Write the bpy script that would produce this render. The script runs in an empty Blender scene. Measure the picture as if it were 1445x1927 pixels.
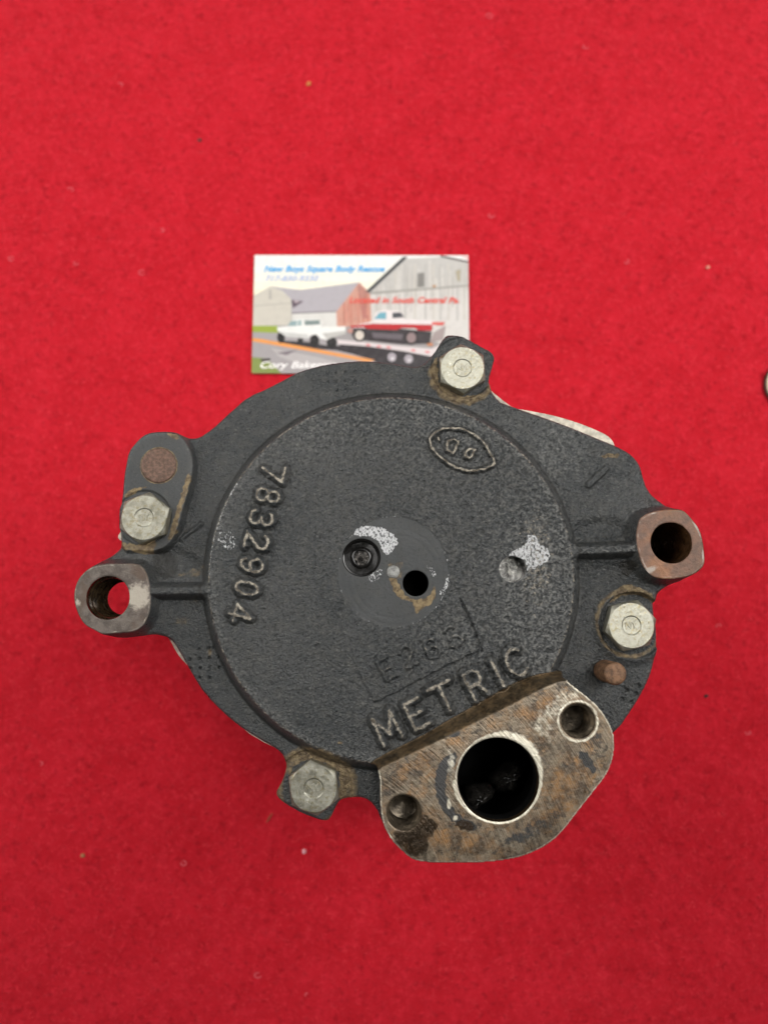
import bpy, bmesh, math, random
import numpy as np
from mathutils import Vector, Matrix

# ------------------------------------------------------------------ camera, light, exposure
SC = bpy.context.scene
COL = SC.collection
FPX, CX, CY = 1447.0, 722.5, 963.5          # focal length / centre of the photograph in its own pixels
TILT, CAMH = math.radians(7.0), 305.5       # camera tilt and height over the cloth (mm)
MM = 0.001

cam_d = bpy.data.cameras.new("camera")
cam = bpy.data.objects.new("camera", cam_d)
COL.objects.link(cam)
SC.camera = cam
cam.location = (0, 0, CAMH * MM)
cam.rotation_euler = (TILT, 0, 0)
cam_d.sensor_fit = 'VERTICAL'
cam_d.sensor_height = 36.0
cam_d.sensor_width = 27.0
cam_d.lens = 36.0 * FPX / 1927.0
cam_d.clip_start = 0.01
cam_d.clip_end = 50
cam_d.dof.use_dof = True
cam_d.dof.focus_distance = 0.214
cam_d.dof.aperture_fstop = cam_d.lens / 3.1   # 3.1 mm wide phone aperture

world = bpy.data.worlds.new("World")
SC.world = world
world.use_nodes = True
bg = world.node_tree.nodes["Background"]
bg.inputs[0].default_value = (1.0, 0.98, 0.94, 1)
bg.inputs[1].default_value = 0.08

def area(name, loc, target, sx, sy, power, col):
    d = bpy.data.lights.new(name, 'AREA')
    d.shape = 'RECTANGLE'; d.size = sx; d.size_y = sy; d.energy = power; d.color = col
    o = bpy.data.objects.new(name, d); COL.objects.link(o)
    o.location = loc
    o.rotation_euler = (Vector(target) - Vector(loc)).to_track_quat('-Z', 'Y').to_euler()
    return o
# workshop lighting: a wide fixture overhead, plus two unseen side fills added to grade the cloth
key = area("ceiling_lamp", (0.28, 0.26, 1.25), (0.03, 0.19, 0), 0.50, 0.50, 0.85, (1.0, 0.98, 0.95))
key.data.spread = math.radians(48)
area("side_fill", (-0.46, 0.24, 0.42), (-0.14, 0.11, 0), 0.30, 0.50, 2.5, (1.0, 0.97, 0.93))
area("side_fill", (0.50, 0.25, 0.48), (0.14, 0.05, 0), 0.30, 0.60, 2.85, (1.0, 0.97, 0.94))

SC.view_settings.view_transform = 'Standard'
SC.view_settings.look = 'None'
SC.view_settings.gamma = 1
SC.view_settings.exposure = 0.0

# ------------------------------------------------------------------ helpers
_ct, _st = math.cos(TILT), math.sin(TILT)
def U(u, v, z):
    """real place (mm) of what the photograph shows at (u, v) and that stands z mm above the cloth"""
    xc = (u - CX) / FPX; yc = -(v - CY) / FPX
    dx, dy, dz = xc, yc * _ct + _st, yc * _st - _ct
    k = (z - CAMH) / dz
    return (dx * k, dy * k)
def R(u, v, r, z):
    a = U(u - r, v, z); b = U(u + r, v, z)
    return 0.5 * math.hypot(a[0] - b[0], a[1] - b[1])
def UP(pts, z): return [U(x, y, z) for x, y in pts]
def zoomed(ox, oy, s):
    return lambda pts: [(ox + x / s, oy + y / s) for x, y in pts]

def catmull(pts, sub=4, closed=True):
    P = np.array(pts, float); n = len(P); out = []
    rng = range(n) if closed else range(n - 1)
    for i in rng:
        if closed:
            p0, p1, p2, p3 = P[(i - 1) % n], P[i], P[(i + 1) % n], P[(i + 2) % n]
        else:
            p0, p1, p2, p3 = P[max(i - 1, 0)], P[i], P[i + 1], P[min(i + 2, n - 1)]
        for k in range(sub):
            t = k / sub
            out.append(0.5 * ((2 * p1) + (-p0 + p2) * t + (2 * p0 - 5 * p1 + 4 * p2 - p3) * t * t + (-p0 + 3 * p1 - 3 * p2 + p3) * t ** 3))
    if not closed: out.append(P[-1])
    return np.array(out)

def seg_dist2(X, Y, a, b):
    ax, ay = a; bx, by = b
    ex, ey = bx - ax, by - ay
    L = ex * ex + ey * ey + 1e-12
    t = np.clip(((X - ax) * ex + (Y - ay) * ey) / L, 0, 1)
    return (X - ax - t * ex) ** 2 + (Y - ay - t * ey) ** 2
def sdf_poly(pts, X, Y):
    d = np.full(X.shape, 1e9); inside = np.zeros(X.shape, bool)
    n = len(pts)
    for i in range(n):
        a, b = pts[i], pts[(i + 1) % n]
        np.minimum(d, seg_dist2(X, Y, a, b), out=d)
        if a[1] != b[1]:
            c = ((a[1] <= Y) & (b[1] > Y)) | ((b[1] <= Y) & (a[1] > Y))
            xi = a[0] + (Y - a[1]) / (b[1] - a[1]) * (b[0] - a[0])
            inside ^= c & (X < xi)
    d = np.sqrt(d)
    return np.where(inside, -d, d)
def dist_lines(lines, X, Y):
    d = np.full(X.shape, 1e9)
    for L in lines:
        for a, b in zip(L[:-1], L[1:]):
            np.minimum(d, seg_dist2(X, Y, a, b), out=d)
    return np.sqrt(d)
def sstep(a, b, x):
    t = np.clip((x - a) / (b - a), 0, 1)
    return t * t * (3 - 2 * t)
def smin(a, b, k):
    h = np.clip(0.5 + 0.5 * (b - a) / k, 0, 1)
    return b * (1 - h) + a * h - k * h * (1 - h)
def smax(a, b, k): return -smin(-a, -b, k)

def vnoise(X, Y, scale, seed):
    """smooth gradient noise, about -1..1"""
    rs = np.random.RandomState(seed)
    tab = rs.rand(256, 256) * 2 * np.pi
    gx, gy = np.cos(tab), np.sin(tab)
    x = X / scale + 1000.0; y = Y / scale + 1000.0
    xi = np.floor(x).astype(int); yi = np.floor(y).astype(int)
    fx = x - xi; fy = y - yi
    def g(ix, iy, dx, dy):
        return gx[iy & 255, ix & 255] * dx + gy[iy & 255, ix & 255] * dy
    u = fx * fx * fx * (fx * (fx * 6 - 15) + 10); v = fy * fy * fy * (fy * (fy * 6 - 15) + 10)
    n00 = g(xi, yi, fx, fy); n10 = g(xi + 1, yi, fx - 1, fy)
    n01 = g(xi, yi + 1, fx, fy - 1); n11 = g(xi + 1, yi + 1, fx - 1, fy - 1)
    return 1.5 * ((n00 * (1 - u) + n10 * u) * (1 - v) + (n01 * (1 - u) + n11 * u) * v)
def fbm(X, Y, scale, seed, octv=3):
    s = 0; a = 1.0; t = 0
    for o in range(octv):
        s = s + a * vnoise(X, Y, scale / 2 ** o, seed + o); t += a; a *= 0.55
    return s / t

# ---- linking
def tag(o, label=None, cat=None, group=None, kind=None):
    if label: o["label"] = label
    if cat: o["category"] = cat
    if group: o["group"] = group
    if kind: o["kind"] = kind
    return o
def link(o, parent=None):
    COL.objects.link(o)
    if parent is not None:
        o.parent = parent
        o.matrix_parent_inverse = Matrix.Identity(4)
    return o
def empty(name, loc):
    o = bpy.data.objects.new(name, None)
    o.empty_display_size = 0.02
    o.location = loc
    return link(o)
def mesh_obj(name, verts, faces, mat, parent=None, at_world=True, smooth=True, sharp=35):
    """verts in mm; with at_world the coordinates are world ones"""
    me = bpy.data.meshes.new(name)
    v = [(x * MM, y * MM, z * MM) for x, y, z in verts]
    me.from_pydata(v, [], faces)
    me.validate()
    if mat: me.materials.append(mat)
    if smooth:
        me.polygons.foreach_set("use_smooth", [True] * len(me.polygons))
        if sharp: me.set_sharp_from_angle(angle=math.radians(sharp))
    o = bpy.data.objects.new(name, me)
    link(o, parent)
    if parent is not None and at_world: place(o, parent)
    return o
def place(o, parent):
    off = Vector((0, 0, 0)); p = parent
    while p is not None and p.type == 'EMPTY':
        off += p.location; p = p.parent
    if parent.type == 'EMPTY': o.location = -off
    else: o.location = (0, 0, 0)

def lathe(name, prof, c, mat, parent, seg=48, sharp=35, jitter=None, at_world=True, cap=True):
    """prof: (radius, z) from the outside in; closed at the end when its radius is 0"""
    V = []; F = []
    cx, cy = c
    for j, (r, z) in enumerate(prof):
        for i in range(seg):
            a = 2 * math.pi * i / seg
            zz = z; rr = r
            if jitter: rr, zz = jitter(j, a, r, z)
            V.append((cx + rr * math.cos(a), cy + rr * math.sin(a), zz))
    for j in range(len(prof) - 1):
        for i in range(seg):
            k = (i + 1) % seg
            F.append((j * seg + i, (j + 1) * seg + i, (j + 1) * seg + k, j * seg + k))
    if cap:
        b = (len(prof) - 1) * seg
        V.append((cx, cy, prof[-1][1])); n = len(V) - 1
        for i in range(seg): F.append((b + i, n, b + (i + 1) % seg))
    return mesh_obj(name, V, F, mat, parent, at_world, True, sharp)

# ------------------------------------------------------------------ node helpers
class NT:
    def __init__(s, name):
        s.m = bpy.data.materials.new(name); s.m.use_nodes = True
        s.t = s.m.node_tree; s.t.nodes.clear()
        s.out = s.t.nodes.new("ShaderNodeOutputMaterial")
        s.b = s.t.nodes.new("ShaderNodeBsdfPrincipled")
        s.t.links.new(s.b.outputs[0], s.out.inputs[0])
        s.tc = s.t.nodes.new("ShaderNodeTexCoord").outputs["Object"]
    def set(s, node, i, v):
        if hasattr(v, "is_linked") or isinstance(v, bpy.types.NodeSocket): s.t.links.new(v, node.inputs[i])
        elif isinstance(v, (tuple, list)):
            node.inputs[i].default_value = tuple(v) + ((1,) if len(v) == 3 and len(node.inputs[i].default_value) == 4 else ())
        else: node.inputs[i].default_value = v
    def noise(s, scale, detail=3, rough=0.55, vec=None, dist=0.0, w=None, color=False):
        n = s.t.nodes.new("ShaderNodeTexNoise")
        if w is not None:
            n.noise_dimensions = '4D'; s.set(n, "W", w)
        s.set(n, "Vector", vec if vec is not None else s.tc)
        n.inputs["Scale"].default_value = scale; n.inputs["Detail"].default_value = detail
        n.inputs["Roughness"].default_value = rough; n.inputs["Distortion"].default_value = dist
        return n.outputs["Color" if color else "Fac"]
    def voro(s, scale, feature='F1', vec=None):
        n = s.t.nodes.new("ShaderNodeTexVoronoi"); n.feature = feature
        s.set(n, "Vector", vec if vec is not None else s.tc)
        n.inputs["Scale"].default_value = scale
        return n.outputs["Distance"]
    def mapping(s, scale=(1, 1, 1), rot=(0, 0, 0), loc=(0, 0, 0), vec=None):
        n = s.t.nodes.new("ShaderNodeMapping")
        s.set(n, "Vector", vec if vec is not None else s.tc)
        n.inputs["Scale"].default_value = scale; n.inputs["Rotation"].default_value = rot; n.inputs["Location"].default_value = loc
        return n.outputs[0]
    def ramp(s, x, a, b, va=0.0, vb=1.0):
        n = s.t.nodes.new("ShaderNodeMapRange"); n.interpolation_type = 'SMOOTHSTEP'
        s.set(n, "Value", x); s.set(n, "From Min", a); s.set(n, "From Max", b); s.set(n, "To Min", va); s.set(n, "To Max", vb)
        return n.outputs[0]
    def mix(s, f, a, b):
        n = s.t.nodes.new("ShaderNodeMix"); n.data_type = 'RGBA'
        s.set(n, 0, f); s.set(n, 6, a); s.set(n, 7, b)
        return n.outputs[2]
    def math(s, op, a, b=0.0, c=0.0):
        n = s.t.nodes.new("ShaderNodeMath"); n.operation = op
        s.set(n, 0, a); s.set(n, 1, b)
        if op in ('MULTIPLY_ADD',): s.set(n, 2, c)
        return n.outputs[0]
    def attr(s, name, out="Fac"):
        n = s.t.nodes.new("ShaderNodeAttribute"); n.attribute_name = name
        return n.outputs[out]
    def rand(s):
        return s.t.nodes.new("ShaderNodeObjectInfo").outputs["Random"]
    def bump(s, h, strength, dist, normal=None):
        n = s.t.nodes.new("ShaderNodeBump")
        s.set(n, "Strength", strength); s.set(n, "Distance", dist); s.set(n, "Height", h)
        if normal is not None: s.set(n, "Normal", normal)
        return n.outputs[0]
    def P(s, **kw):
        names = dict(base="Base Color", rough="Roughness", metal="Metallic", normal="Normal", sheen="Sheen Weight",
                     sheenr="Sheen Roughness", sheenc="Sheen Tint", spec="Specular IOR Level", coat="Coat Weight", coatr="Coat Roughness")
        for k, v in kw.items(): s.set(s.b, names[k], v)
        return s.m

def simple(name, col, rough=0.5, metal=0.0, var=0.25, scale=900, bumpd=0.0, spec=0.5):
    n = NT(name)
    f = n.noise(scale, 4)
    c = n.mix(n.ramp(f, 0.3, 0.7), tuple(x * (1 - var) for x in col), tuple(min(1, x * (1 + var)) for x in col))
    kw = dict(base=c, rough=n.ramp(n.noise(scale * 0.6, 3), 0.3, 0.7, max(0.02, rough - 0.1), rough + 0.1), metal=metal, spec=spec)
    if bumpd: kw['normal'] = n.bump(n.noise(scale * 2, 3), 0.6, bumpd)
    return n.P(**kw)

# ---- painted cast iron
def paint_material(name, grain=1.0):
    n = NT(name)
    tan, white, worn, smooth, oil = (n.attr("m_" + a) for a in ("tan", "white", "worn", "smooth", "oil"))
    grain_, sheen_mask = n.attr("m_grain"), n.attr("m_sheen")
    big = n.noise(45, 4, 0.6); mid = n.noise(350, 4, 0.6); fine = n.noise(1500, 3, 0.6)
    base = n.mix(n.ramp(big, 0.35, 0.65), (0.029, 0.033, 0.035), (0.049, 0.052, 0.053))
    base = n.mix(n.ramp(mid, 0.42, 0.72), base, (0.058, 0.059, 0.056))
    base = n.mix(n.math('MULTIPLY', smooth, 0.5), base, (0.040, 0.042, 0.042))
    base = n.mix(n.math('MULTIPLY', n.ramp(n.noise(1400, 2, 0.5), 0.42, 0.30), 0.55), base, (0.016, 0.017, 0.017))
    # pale flecks; below, pit shade, lit peaks and sheen painted in
    pk = n.ramp(n.noise(1700, 2, 0.5), 0.60, 0.74)
    base = n.mix(n.math('MULTIPLY', pk, n.ramp(smooth, 0.0, 1.0, 0.45, 0.08)), base, (0.17, 0.165, 0.145))
    base = n.mix(n.math('MULTIPLY', n.ramp(grain_, 0.46, 0.26), 0.75), base, (0.012, 0.013, 0.013))  # shade in the grain pits, put into the colour
    base = n.mix(n.math('MULTIPLY', n.ramp(grain_, 0.56, 0.80), 0.50), base, (0.105, 0.104, 0.096))  # lit grain peaks, likewise painted
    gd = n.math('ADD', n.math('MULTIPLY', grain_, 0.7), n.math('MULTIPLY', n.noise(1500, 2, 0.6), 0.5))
    base = n.mix(n.math('MULTIPLY', n.ramp(gd, 0.48, 0.88), sheen_mask), base, (0.24, 0.24, 0.228))  # sheen painted as a paler tone
    # wear on ridges, plus painted sheen at the right
    wn = n.ramp(n.math('MULTIPLY_ADD', n.noise(1100, 4, 0.65), 1.0, n.math('SUBTRACT', worn, 1.12)), 0.0, 0.22)
    base = n.mix(wn, base, n.mix(n.ramp(n.noise(700, 3, 0.6), 0.35, 0.65), (0.10, 0.085, 0.065), (0.40, 0.36, 0.29)))
    # tan dirt and rust
    tn = n.ramp(n.math('MULTIPLY_ADD', n.noise(420, 5, 0.7), 0.9, n.math('SUBTRACT', tan, 0.92)), 0.0, 0.35)
    tc = n.mix(n.ramp(n.noise(700, 4, 0.6), 0.35, 0.65), (0.095, 0.062, 0.030), (0.27, 0.20, 0.105))
    base = n.mix(n.math('MULTIPLY', tn, 0.85), base, tc)
    # oily stains, plus painted shade at letters and disc wall
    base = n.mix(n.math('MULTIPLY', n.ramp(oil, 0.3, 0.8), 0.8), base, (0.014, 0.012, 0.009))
    # white flaked patches
    vv = n.noise(1700, 3, 0.65, vec=n.mapping((1, 0.7, 1), (0, 0, 0.9)))
    ws = n.ramp(n.math('MULTIPLY_ADD', vv, 1.0, n.math('SUBTRACT', white, 1.38)), 0.0, 0.16)
    base = n.mix(ws, base, n.mix(n.noise(900, 3), (0.36, 0.365, 0.37), (0.68, 0.69, 0.70)))
    h = n.math('ADD', n.math('MULTIPLY', n.noise(1250, 3, 0.6), 1.0), n.math('MULTIPLY', n.noise(2800, 2), 0.4))
    st = n.ramp(smooth, 0.0, 1.0, 1.0 * grain, 0.10)
    rough = n.math('ADD', n.ramp(mid, 0.3, 0.7, 0.26, 0.42), n.math('MULTIPLY', smooth, 0.34))
    rough = n.math('ADD', rough, n.math('MULTIPLY', n.math('ADD', tn, ws), 0.25))
    return n.P(base=base, rough=rough, spec=0.5, normal=n.bump(h, st, 0.0007))
M_paint = paint_material("grey_cast_iron")
M_pad = paint_material("smooth_grey_paint", 0.35)

# ---- machined outlet face
def outlet_material():
    n = NT("machined_rusty_iron")
    bright, rust, black, oil, slope = (n.attr("m_" + a) for a in ("bright", "rust", "black", "oil", "slope"))
    bc = U(560, 1742, 97)
    # milling arcs: wide rings about a point below the bore
    vm = n.mapping(loc=(-bc[0] * MM, -bc[1] * MM, 0))
    sx = n.t.nodes.new("ShaderNodeSeparateXYZ"); n.set(sx, 0, vm)
    rad = n.math('SQRT', n.math('ADD', n.math('MULTIPLY', sx.outputs[0], sx.outputs[0]), n.math('MULTIPLY', sx.outputs[1], sx.outputs[1])))
    cb = n.t.nodes.new("ShaderNodeCombineXYZ"); n.set(cb, 0, n.math('MULTIPLY', rad, 2300.0)); n.set(cb, 1, n.math('MULTIPLY', n.math('ARCTAN2', sx.outputs[1], sx.outputs[0]), 4.0))
    arcs = n.ramp(n.noise(1.0, 3, 0.6, vec=cb.outputs[0]), 0.32, 0.68)
    n1 = n.noise(120, 6, 0.72, dist=0.6); n2 = n.noise(480, 6, 0.75, dist=0.4); n3 = n.noise(1300, 3, 0.6)
    metal = n.mix(n.ramp(n.math('ADD', n.math('MULTIPLY', n2, 0.6), n.math('MULTIPLY', n1, 0.4)), 0.36, 0.62), (0.060, 0.047, 0.035), (0.25, 0.205, 0.148))
    metal = n.mix(n.math('MULTIPLY', n.ramp(arcs, 0.3, 0.9), n.ramp(n1, 0.4, 0.6, 0.08, 0.40)), metal, (0.32, 0.275, 0.21))
    br = n.ramp(n.math('MULTIPLY_ADD', n.noise(260, 6, 0.78, dist=0.8), 0.8, n.math('SUBTRACT', n.math('MAXIMUM', n.math('MULTIPLY', rust, 0.95), 0.50), 0.78)), 0.0, 0.30)
    rc = n.mix(n.ramp(n.noise(260, 4, 0.6), 0.38, 0.62), (0.055, 0.032, 0.016), (0.27, 0.140, 0.050))
    sp = n.ramp(n.noise(1000, 4, 0.7), 0.38, 0.60, 0.42, 0.92)
    c = n.mix(n.math('MULTIPLY', br, sp), metal, rc)
    gr = n.ramp(n.math('MULTIPLY_ADD', n.noise(200, 7, 0.80, dist=0.7), 1.0, 0.0), 0.55, 0.60)
    c = n.mix(n.math('MULTIPLY', gr, 0.75), c, (0.045, 0.040, 0.035))
    bl = n.ramp(n.math('MULTIPLY_ADD', n.noise(380, 5, 0.7), 1.0, n.math('SUBTRACT', black, 1.0)), 0.0, 0.16)
    c = n.mix(bl, c, (0.028, 0.027, 0.026))
    bg_ = n.ramp(n.math('MULTIPLY_ADD', n.noise(700, 4, 0.6), 0.7, n.math('SUBTRACT', bright, 0.75)), 0.0, 0.30)
    c = n.mix(bg_, c, n.mix(n.ramp(arcs, 0.2, 0.8), (0.46, 0.42, 0.33), (0.70, 0.66, 0.54)))
    c = n.mix(n.math('MULTIPLY', slope, 0.75), c, n.mix(n.ramp(n2, 0.4, 0.65), (0.055, 0.040, 0.022), (0.16, 0.105, 0.05)))
    c = n.mix(n.math('MULTIPLY', n.ramp(oil, 0.35, 0.8), 0.85), c, (0.030, 0.018, 0.009))
    rough = n.ramp(n2, 0.3, 0.7, 0.26, 0.46)
    rough = n.math('SUBTRACT', rough, n.math('MULTIPLY', n.ramp(oil, 0.3, 0.7), 0.30))
    met = n.math('MULTIPLY', n.math('SUBTRACT', 1.0, n.math('MAXIMUM', bl, n.math('MULTIPLY', br, 0.5))), 0.75)
    h = n.math('ADD', n.math('MULTIPLY', arcs, n.ramp(slope, 0, 1, 0.35, 0.0)), n.math('ADD', n2, n.math('MULTIPLY', n3, 0.6)))
    return n.P(base=c, rough=rough, metal=met, normal=n.bump(h, 0.45, 0.00025))
M_outlet = outlet_material()

def ear_material(name, c1, c2, c3, patch):
    n = NT(name)
    bright, edge = n.attr("m_bright"), n.attr("m_edge")
    n2 = n.noise(380, 5, 0.65); n1 = n.noise(150, 4, 0.6)
    c = n.mix(n.ramp(n2, 0.35, 0.65), c1, c2)
    c = n.mix(n.math('MULTIPLY', n.ramp(n1, 0.5, 0.68), 0.7), c, c3)
    b = n.ramp(n.math('MULTIPLY_ADD', n.noise(600, 4, 0.65), 0.9, n.math('SUBTRACT', n.math('MAXIMUM', bright, edge), 0.95)), 0.0, 0.3)
    c = n.mix(b, c, patch)
    h = n.math('ADD', n.noise(900, 3), n.math('MULTIPLY', n.noise(2600, 2), 0.5))
    return n.P(base=c, rough=n.ramp(n2, 0.3, 0.7, 0.42, 0.65), metal=0.25, normal=n.bump(h, 0.5, 0.0003))
M_earL = ear_material("bare_grey_iron", (0.075, 0.060, 0.050), (0.155, 0.13, 0.112), (0.10, 0.065, 0.045), (0.40, 0.36, 0.30))
M_earR = ear_material("rust_brown_iron", (0.085, 0.045, 0.028), (0.19, 0.105, 0.070), (0.26, 0.12, 0.055), (0.34, 0.29, 0.25))

def zinc_material(name, stain):
    n = NT(name)
    r = n.rand(); w = n.math('MULTIPLY', r, 20.0)
    n1 = n.noise(420, 5, 0.65, w=w); n2 = n.noise(1300, 4, 0.6, w=w)
    c = n.mix(n.ramp(n1, 0.35, 0.65), (0.23, 0.222, 0.175), (0.39, 0.383, 0.32))
    c = n.mix(n.math('MULTIPLY', n.ramp(n2, 0.52, 0.64), 0.65), c, (0.24, 0.20, 0.10))
    c = n.mix(n.math('MULTIPLY', n.ramp(n.noise(700, 3, 0.6, w=w), 0.60, 0.72), 0.6), c, (0.60, 0.59, 0.51))
    if stain:
        vm = n.mapping(loc=(0.0035, 0.0045, 0))
        ln = n.t.nodes.new("ShaderNodeVectorMath"); ln.operation = 'LENGTH'; n.set(ln, 0, vm)
        g = n.ramp(n.math('ADD', ln.outputs["Value"], n.math('MULTIPLY', n.math('SUBTRACT', n1, 0.5), 0.006)), 0.0012, 0.0030, 1.0, 0.0)
        c = n.mix(n.math('MULTIPLY', g, 0.75), c, (0.45, 0.24, 0.07))
    h = n.math('ADD', n1, n.math('MULTIPLY', n2, 0.7))
    return n.P(base=c, rough=n.ramp(n1, 0.3, 0.7, 0.32, 0.54), metal=0.7, normal=n.bump(h, 0.55, 0.00022))
M_zinc = zinc_material("yellowed_zinc", False)
M_zinc2 = zinc_material("grey_zinc_with_rust", True)
M_alu = simple("weathered_cast_aluminium", (0.50, 0.46, 0.38), 0.6, 0.2, 0.3, 500, 0.0003)
M_rust = simple("rusty_brown_steel", (0.16, 0.085, 0.045), 0.6, 0.2, 0.45, 900, 0.00025)
M_rivet = simple("brown_steel", (0.125, 0.072, 0.050), 0.55, 0.25, 0.35, 1100, 0.0002)
M_black = simple("oily_black", (0.020, 0.018, 0.016), 0.16, 0.0, 0.4, 500, 0.00004)
M_void = simple("shade_black", (0.0025, 0.0025, 0.0025), 0.8, 0.0, 0.4, 500, 0.0, 0.1)  # near-black colour stands in for shade deep in the bores
M_oilbore = simple("oily_brown_bore", (0.035, 0.022, 0.011), 0.20, 0.35, 0.5, 400, 0.0002)
M_boreR = simple("dark_rust_bore", (0.085, 0.042, 0.018), 0.35, 0.2, 0.5, 500, 0.0003)
M_thread = simple("threaded_steel", (0.13, 0.105, 0.075), 0.22, 0.6, 0.4, 500, 0.0001)
M_silver = simple("scraped_silver_metal", (0.62, 0.60, 0.57), 0.45, 0.35, 0.35, 900, 0.0006)
M_rubber = simple("glossy_black_ring", (0.007, 0.0065, 0.006), 0.16, 0.0, 0.3, 300)

# ------------------------------------------------------------------ red cloth
def cloth_material():
    n = NT("red_felt")
    a = n.noise(60, 4, 0.6); b = n.noise(430, 5, 0.65); c_ = n.noise(1700, 3, 0.6)
    c = n.mix(n.ramp(a, 0.3, 0.7), (0.47, 0.008, 0.017), (0.53, 0.011, 0.023))
    c = n.mix(n.math('MULTIPLY', n.ramp(b, 0.46, 0.72), 0.55), c, (0.66, 0.024, 0.045))
    c = n.mix(n.math('MULTIPLY', n.ramp(n.noise(420, 3, 0.55), 0.46, 0.28), 0.55), c, (0.27, 0.003, 0.008))
    c = n.mix(n.math('MULTIPLY', n.ramp(c_, 0.55, 0.75), 0.30), c, (0.72, 0.045, 0.07))
    h = n.math('ADD', n.math('MULTIPLY', b, 1.0), n.math('MULTIPLY', c_, 0.5))
    return n.P(base=c, rough=0.95, spec=0.15, sheen=0.12, sheenr=0.5, sheenc=(1.0, 0.45, 0.55), normal=n.bump(h, 0.6, 0.0008))
M_cloth = cloth_material()
def build_cloth():
    fx = np.concatenate([np.linspace(-2000, -260, 14)[:-1], np.arange(-260, 260.1, 1.3), np.linspace(260, 2000, 14)[1:]])
    fy = np.concatenate([np.linspace(-2000, -220, 14)[:-1], np.arange(-220, 330.1, 1.3), np.linspace(330, 2200, 14)[1:]])
    X, Y = np.meshgrid(fx, fy)
    Z = fbm(X, Y, 9, 11, 3) * 0.30 + fbm(X, Y, 3.4, 41, 2) * 0.30 + fbm(X, Y, 120, 5, 2) * 0.8
    # coarser creases in the upper left
    k = sstep(0, 130, (Y - 175) * 0.7 - (X + 40) * 0.75)
    Xr, Yr = X * 0.94 - Y * 0.34, X * 0.34 + Y * 0.94
    Z = Z + k * fbm(Xr * 0.55, Yr * 1.2, 6, 77, 2) * 0.7
    near = sstep(100, 75, np.hypot(X - 2, Y - 10))
    Z = Z - 1.0 - near * 0.4
    ny, nx = X.shape
    idx = np.arange(ny * nx).reshape(ny, nx)
    F = np.stack([idx[:-1, :-1], idx[:-1, 1:], idx[1:, 1:], idx[1:, :-1]], -1).reshape(-1, 4)
    o = np_mesh("cloth", np.stack([X.ravel(), Y.ravel(), Z.ravel()], -1), F, None, M_cloth)
    tag(o, kind="structure")
    return o
def np_mesh(name, V, quads, tris, mat, parent=None, attrs=None, normals=None):
    me = bpy.data.meshes.new(name)
    nq = 0 if quads is None else len(quads)
    polys = list(tris) if tris else []
    me.vertices.add(len(V)); me.vertices.foreach_set("co", (np.asarray(V, np.float32) * MM).ravel())
    lens = np.concatenate([np.full(nq, 4, np.int32), np.array([len(p) for p in polys], np.int32)]) if polys else np.full(nq, 4, np.int32)
    loops = (np.asarray(quads, np.int32).ravel() if nq else np.zeros(0, np.int32))
    if polys: loops = np.concatenate([loops, np.concatenate([np.array(p, np.int32) for p in polys])])
    me.loops.add(len(loops)); me.loops.foreach_set("vertex_index", loops)
    me.polygons.add(len(lens))
    st = np.concatenate([[0], np.cumsum(lens)[:-1]]).astype(np.int32)
    me.polygons.foreach_set("loop_start", st)
    me.update(calc_edges=True)
    me.polygons.foreach_set("use_smooth", np.ones(len(lens), bool))
    if mat: me.materials.append(mat)
    if attrs:
        for k, v in attrs.items():
            at = me.attributes.new(k, 'FLOAT', 'POINT')
            at.data.foreach_set("value", np.asarray(v, np.float32))
    if normals is not None:
        me.normals_split_custom_set_from_vertices(np.asarray(normals, np.float64).tolist())
    o = bpy.data.objects.new(name, me)
    link(o, parent)
    if parent is not None: place(o, parent)
    return o
build_cloth()

# ------------------------------------------------------------------ air pump : cast cover as one relief, cut into its parts
ZF, ZD, ZO, ZL, ZR, ZT = 86.2, 92.5, 97.0, 92.8, 94.8, 89.2   # flange, disc, outlet face, left ear, right ear, tab pad
z1 = zoomed(460, 460, 3.0104); z2 = zoomed(120, 780, 4.0139); z3 = zoomed(780, 620, 2.5804); z4 = zoomed(620, 940, 3.1413)
z5 = zoomed(680, 1180, 2.4914); z6 = zoomed(320, 1180, 3.2841); z7 = zoomed(1080, 920, 3.9589)

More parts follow.
